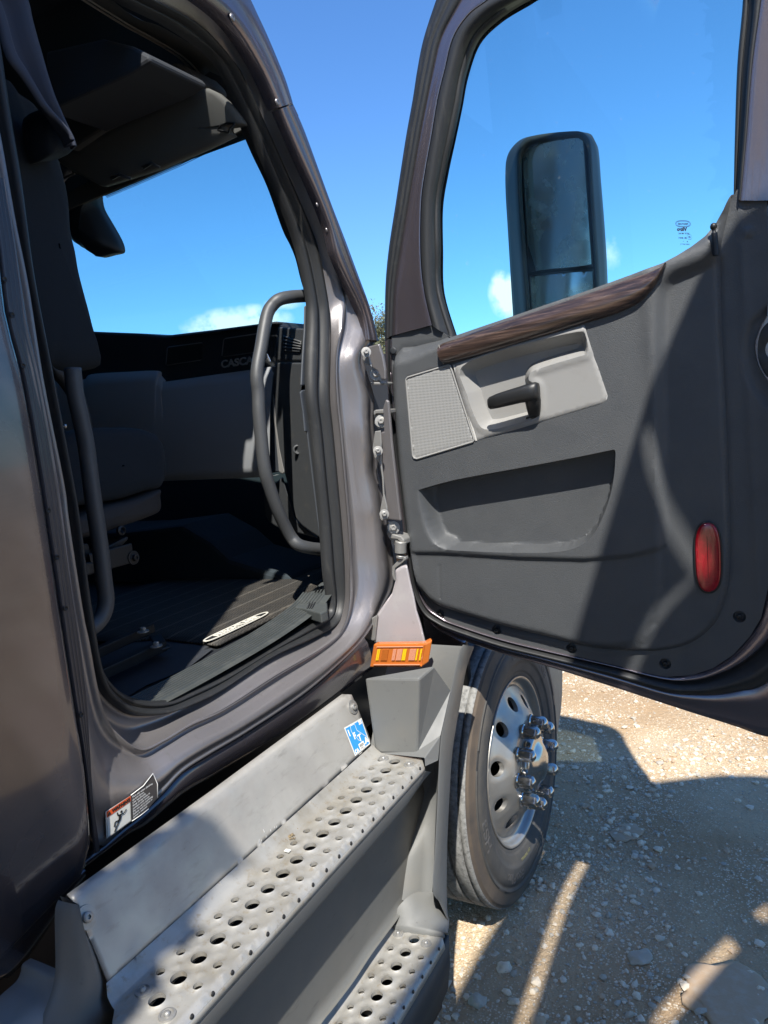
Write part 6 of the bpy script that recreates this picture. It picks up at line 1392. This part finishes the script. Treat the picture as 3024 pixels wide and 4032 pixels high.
# ================================================================= light
SAZ, SEL = math.radians(29), math.radians(54.5)
SUN = (math.cos(SEL)*math.sin(SAZ), -math.cos(SEL)*math.cos(SAZ), math.sin(SEL))
added_shade_tree()
sd = bpy.data.lights.new('sun', 'SUN'); sd.energy = 5.0; sd.angle = math.radians(.53); sd.color = (1, .955, .88); so = bpy.data.objects.new('sun', sd); COL.objects.link(so); so.rotation_euler = Vector(SUN).to_track_quat('Z', 'Y').to_euler()
W_ = bpy.data.worlds.new('World'); sc.world = W_; W_.use_nodes = True; nt = W_.node_tree; N = nt.nodes; L = nt.links
bg = N['Background']; sky = N.new('ShaderNodeTexSky'); sky.sky_type = 'NISHITA'; sky.sun_disc = False; sky.sun_elevation = SEL
sky.sun_rotation = math.atan2(SUN[0], SUN[1]); sky.air_density = 1.0; sky.dust_density = .25; sky.ozone_density = 2.2; sky.altitude = 100
bg.inputs['Strength'].default_value = .112
tc = N.new('ShaderNodeTexCoord'); no = N.new('ShaderNodeTexNoise'); no.inputs['Scale'].default_value = 30; no.inputs['Detail'].default_value = 9; no.inputs['Roughness'].default_value = .6; L.new(tc.outputs['Generated'], no.inputs['Vector'])
tot = None
def node(op, a, b=None):
    n = N.new('ShaderNodeMath'); n.operation = op
    for i, s in enumerate((a, b)):
        if s is None: continue
        if hasattr(s, 'is_linked'): L.new(s, n.inputs[i])
        else: n.inputs[i].default_value = s
    return n.outputs[0]
for u, v, wd, hg, am in [(930,1275,.085,.026,1.0),(985,1235,.035,.016,.9),(840,1290,.05,.012,.8),(1110,1195,.04,.012,.5),(1990,1165,.026,.036,1.0),(1968,1105,.014,.018,.8),(2405,1000,.022,.030,.35),(2420,960,.012,.016,.3)]:
    d = ray(u, v); d = d/np.linalg.norm(d); rt = np.cross(d, [0, 0, 1.0]); rt /= np.linalg.norm(rt); up_ = np.cross(rt, d)
    def dot(vec, sc_):
        n = N.new('ShaderNodeVectorMath'); n.operation = 'DOT_PRODUCT'; L.new(tc.outputs['Generated'], n.inputs[0]); n.inputs[1].default_value = tuple(vec); return node('DIVIDE', n.outputs['Value'], sc_)
    a = dot(rt, wd); b = dot(up_, hg); rr = node('SQRT', node('ADD', node('MULTIPLY', a, a), node('MULTIPLY', b, b)))
    k = node('MULTIPLY', node('MAXIMUM', node('SUBTRACT', 1.0, rr), 0.0), am)
    fw = N.new('ShaderNodeVectorMath'); fw.operation = 'DOT_PRODUCT'; L.new(tc.outputs['Generated'], fw.inputs[0]); fw.inputs[1].default_value = tuple(d); k = node('MULTIPLY', k, node('GREATER_THAN', fw.outputs['Value'], 0.0))
    tot = k if tot is None else node('MAXIMUM', tot, k)
cl = node('MULTIPLY', tot, node('ADD', node('MULTIPLY', no.outputs[0], 5.0), -1.2)); mr = N.new('ShaderNodeMapRange'); mr.inputs[1].default_value = .16; mr.inputs[2].default_value = .75; L.new(cl, mr.inputs[0])
mx = N.new('ShaderNodeMix'); mx.data_type = 'RGBA'; L.new(mr.outputs[0], mx.inputs[0])
gr_ = N.new('ShaderNodeMix'); gr_.data_type = 'RGBA'; gr_.blend_type = 'MULTIPLY'; gr_.inputs[0].default_value = 1.0; L.new(sky.outputs[0], gr_.inputs[6]); gr_.inputs[7].default_value = (.54, .88, 1.24, 1); L.new(gr_.outputs[2], mx.inputs[6]); mx.inputs[7].default_value = (7.2, 7.6, 7.9, 1)
L.new(mx.outputs[2], bg.inputs['Color'])
# ================================================================= camera
cd = bpy.data.cameras.new('camera'); cam = bpy.data.objects.new('camera', cd); COL.objects.link(cam); sc.camera = cam
cd.sensor_fit = 'HORIZONTAL'; cd.sensor_width = 36; cd.lens = FPX/3024*36; cd.clip_start = .02; cd.clip_end = 2000
r_, dn, fw_ = RM[0], RM[1], RM[2]
cam.matrix_world = Matrix(((r_[0], -dn[0], -fw_[0], CAM[0]), (r_[1], -dn[1], -fw_[1], CAM[1]), (r_[2], -dn[2], -fw_[2], CAM[2]), (0, 0, 0, 1)))
vs_ = sc.view_settings; vs_.view_transform = 'Standard'; vs_.look = 'None'; vs_.gamma = 1; vs_.exposure = .78; vs_.use_curve_mapping = False
sc.render.film_transparent = False
sc.cycles.transparent_max_bounces = 12
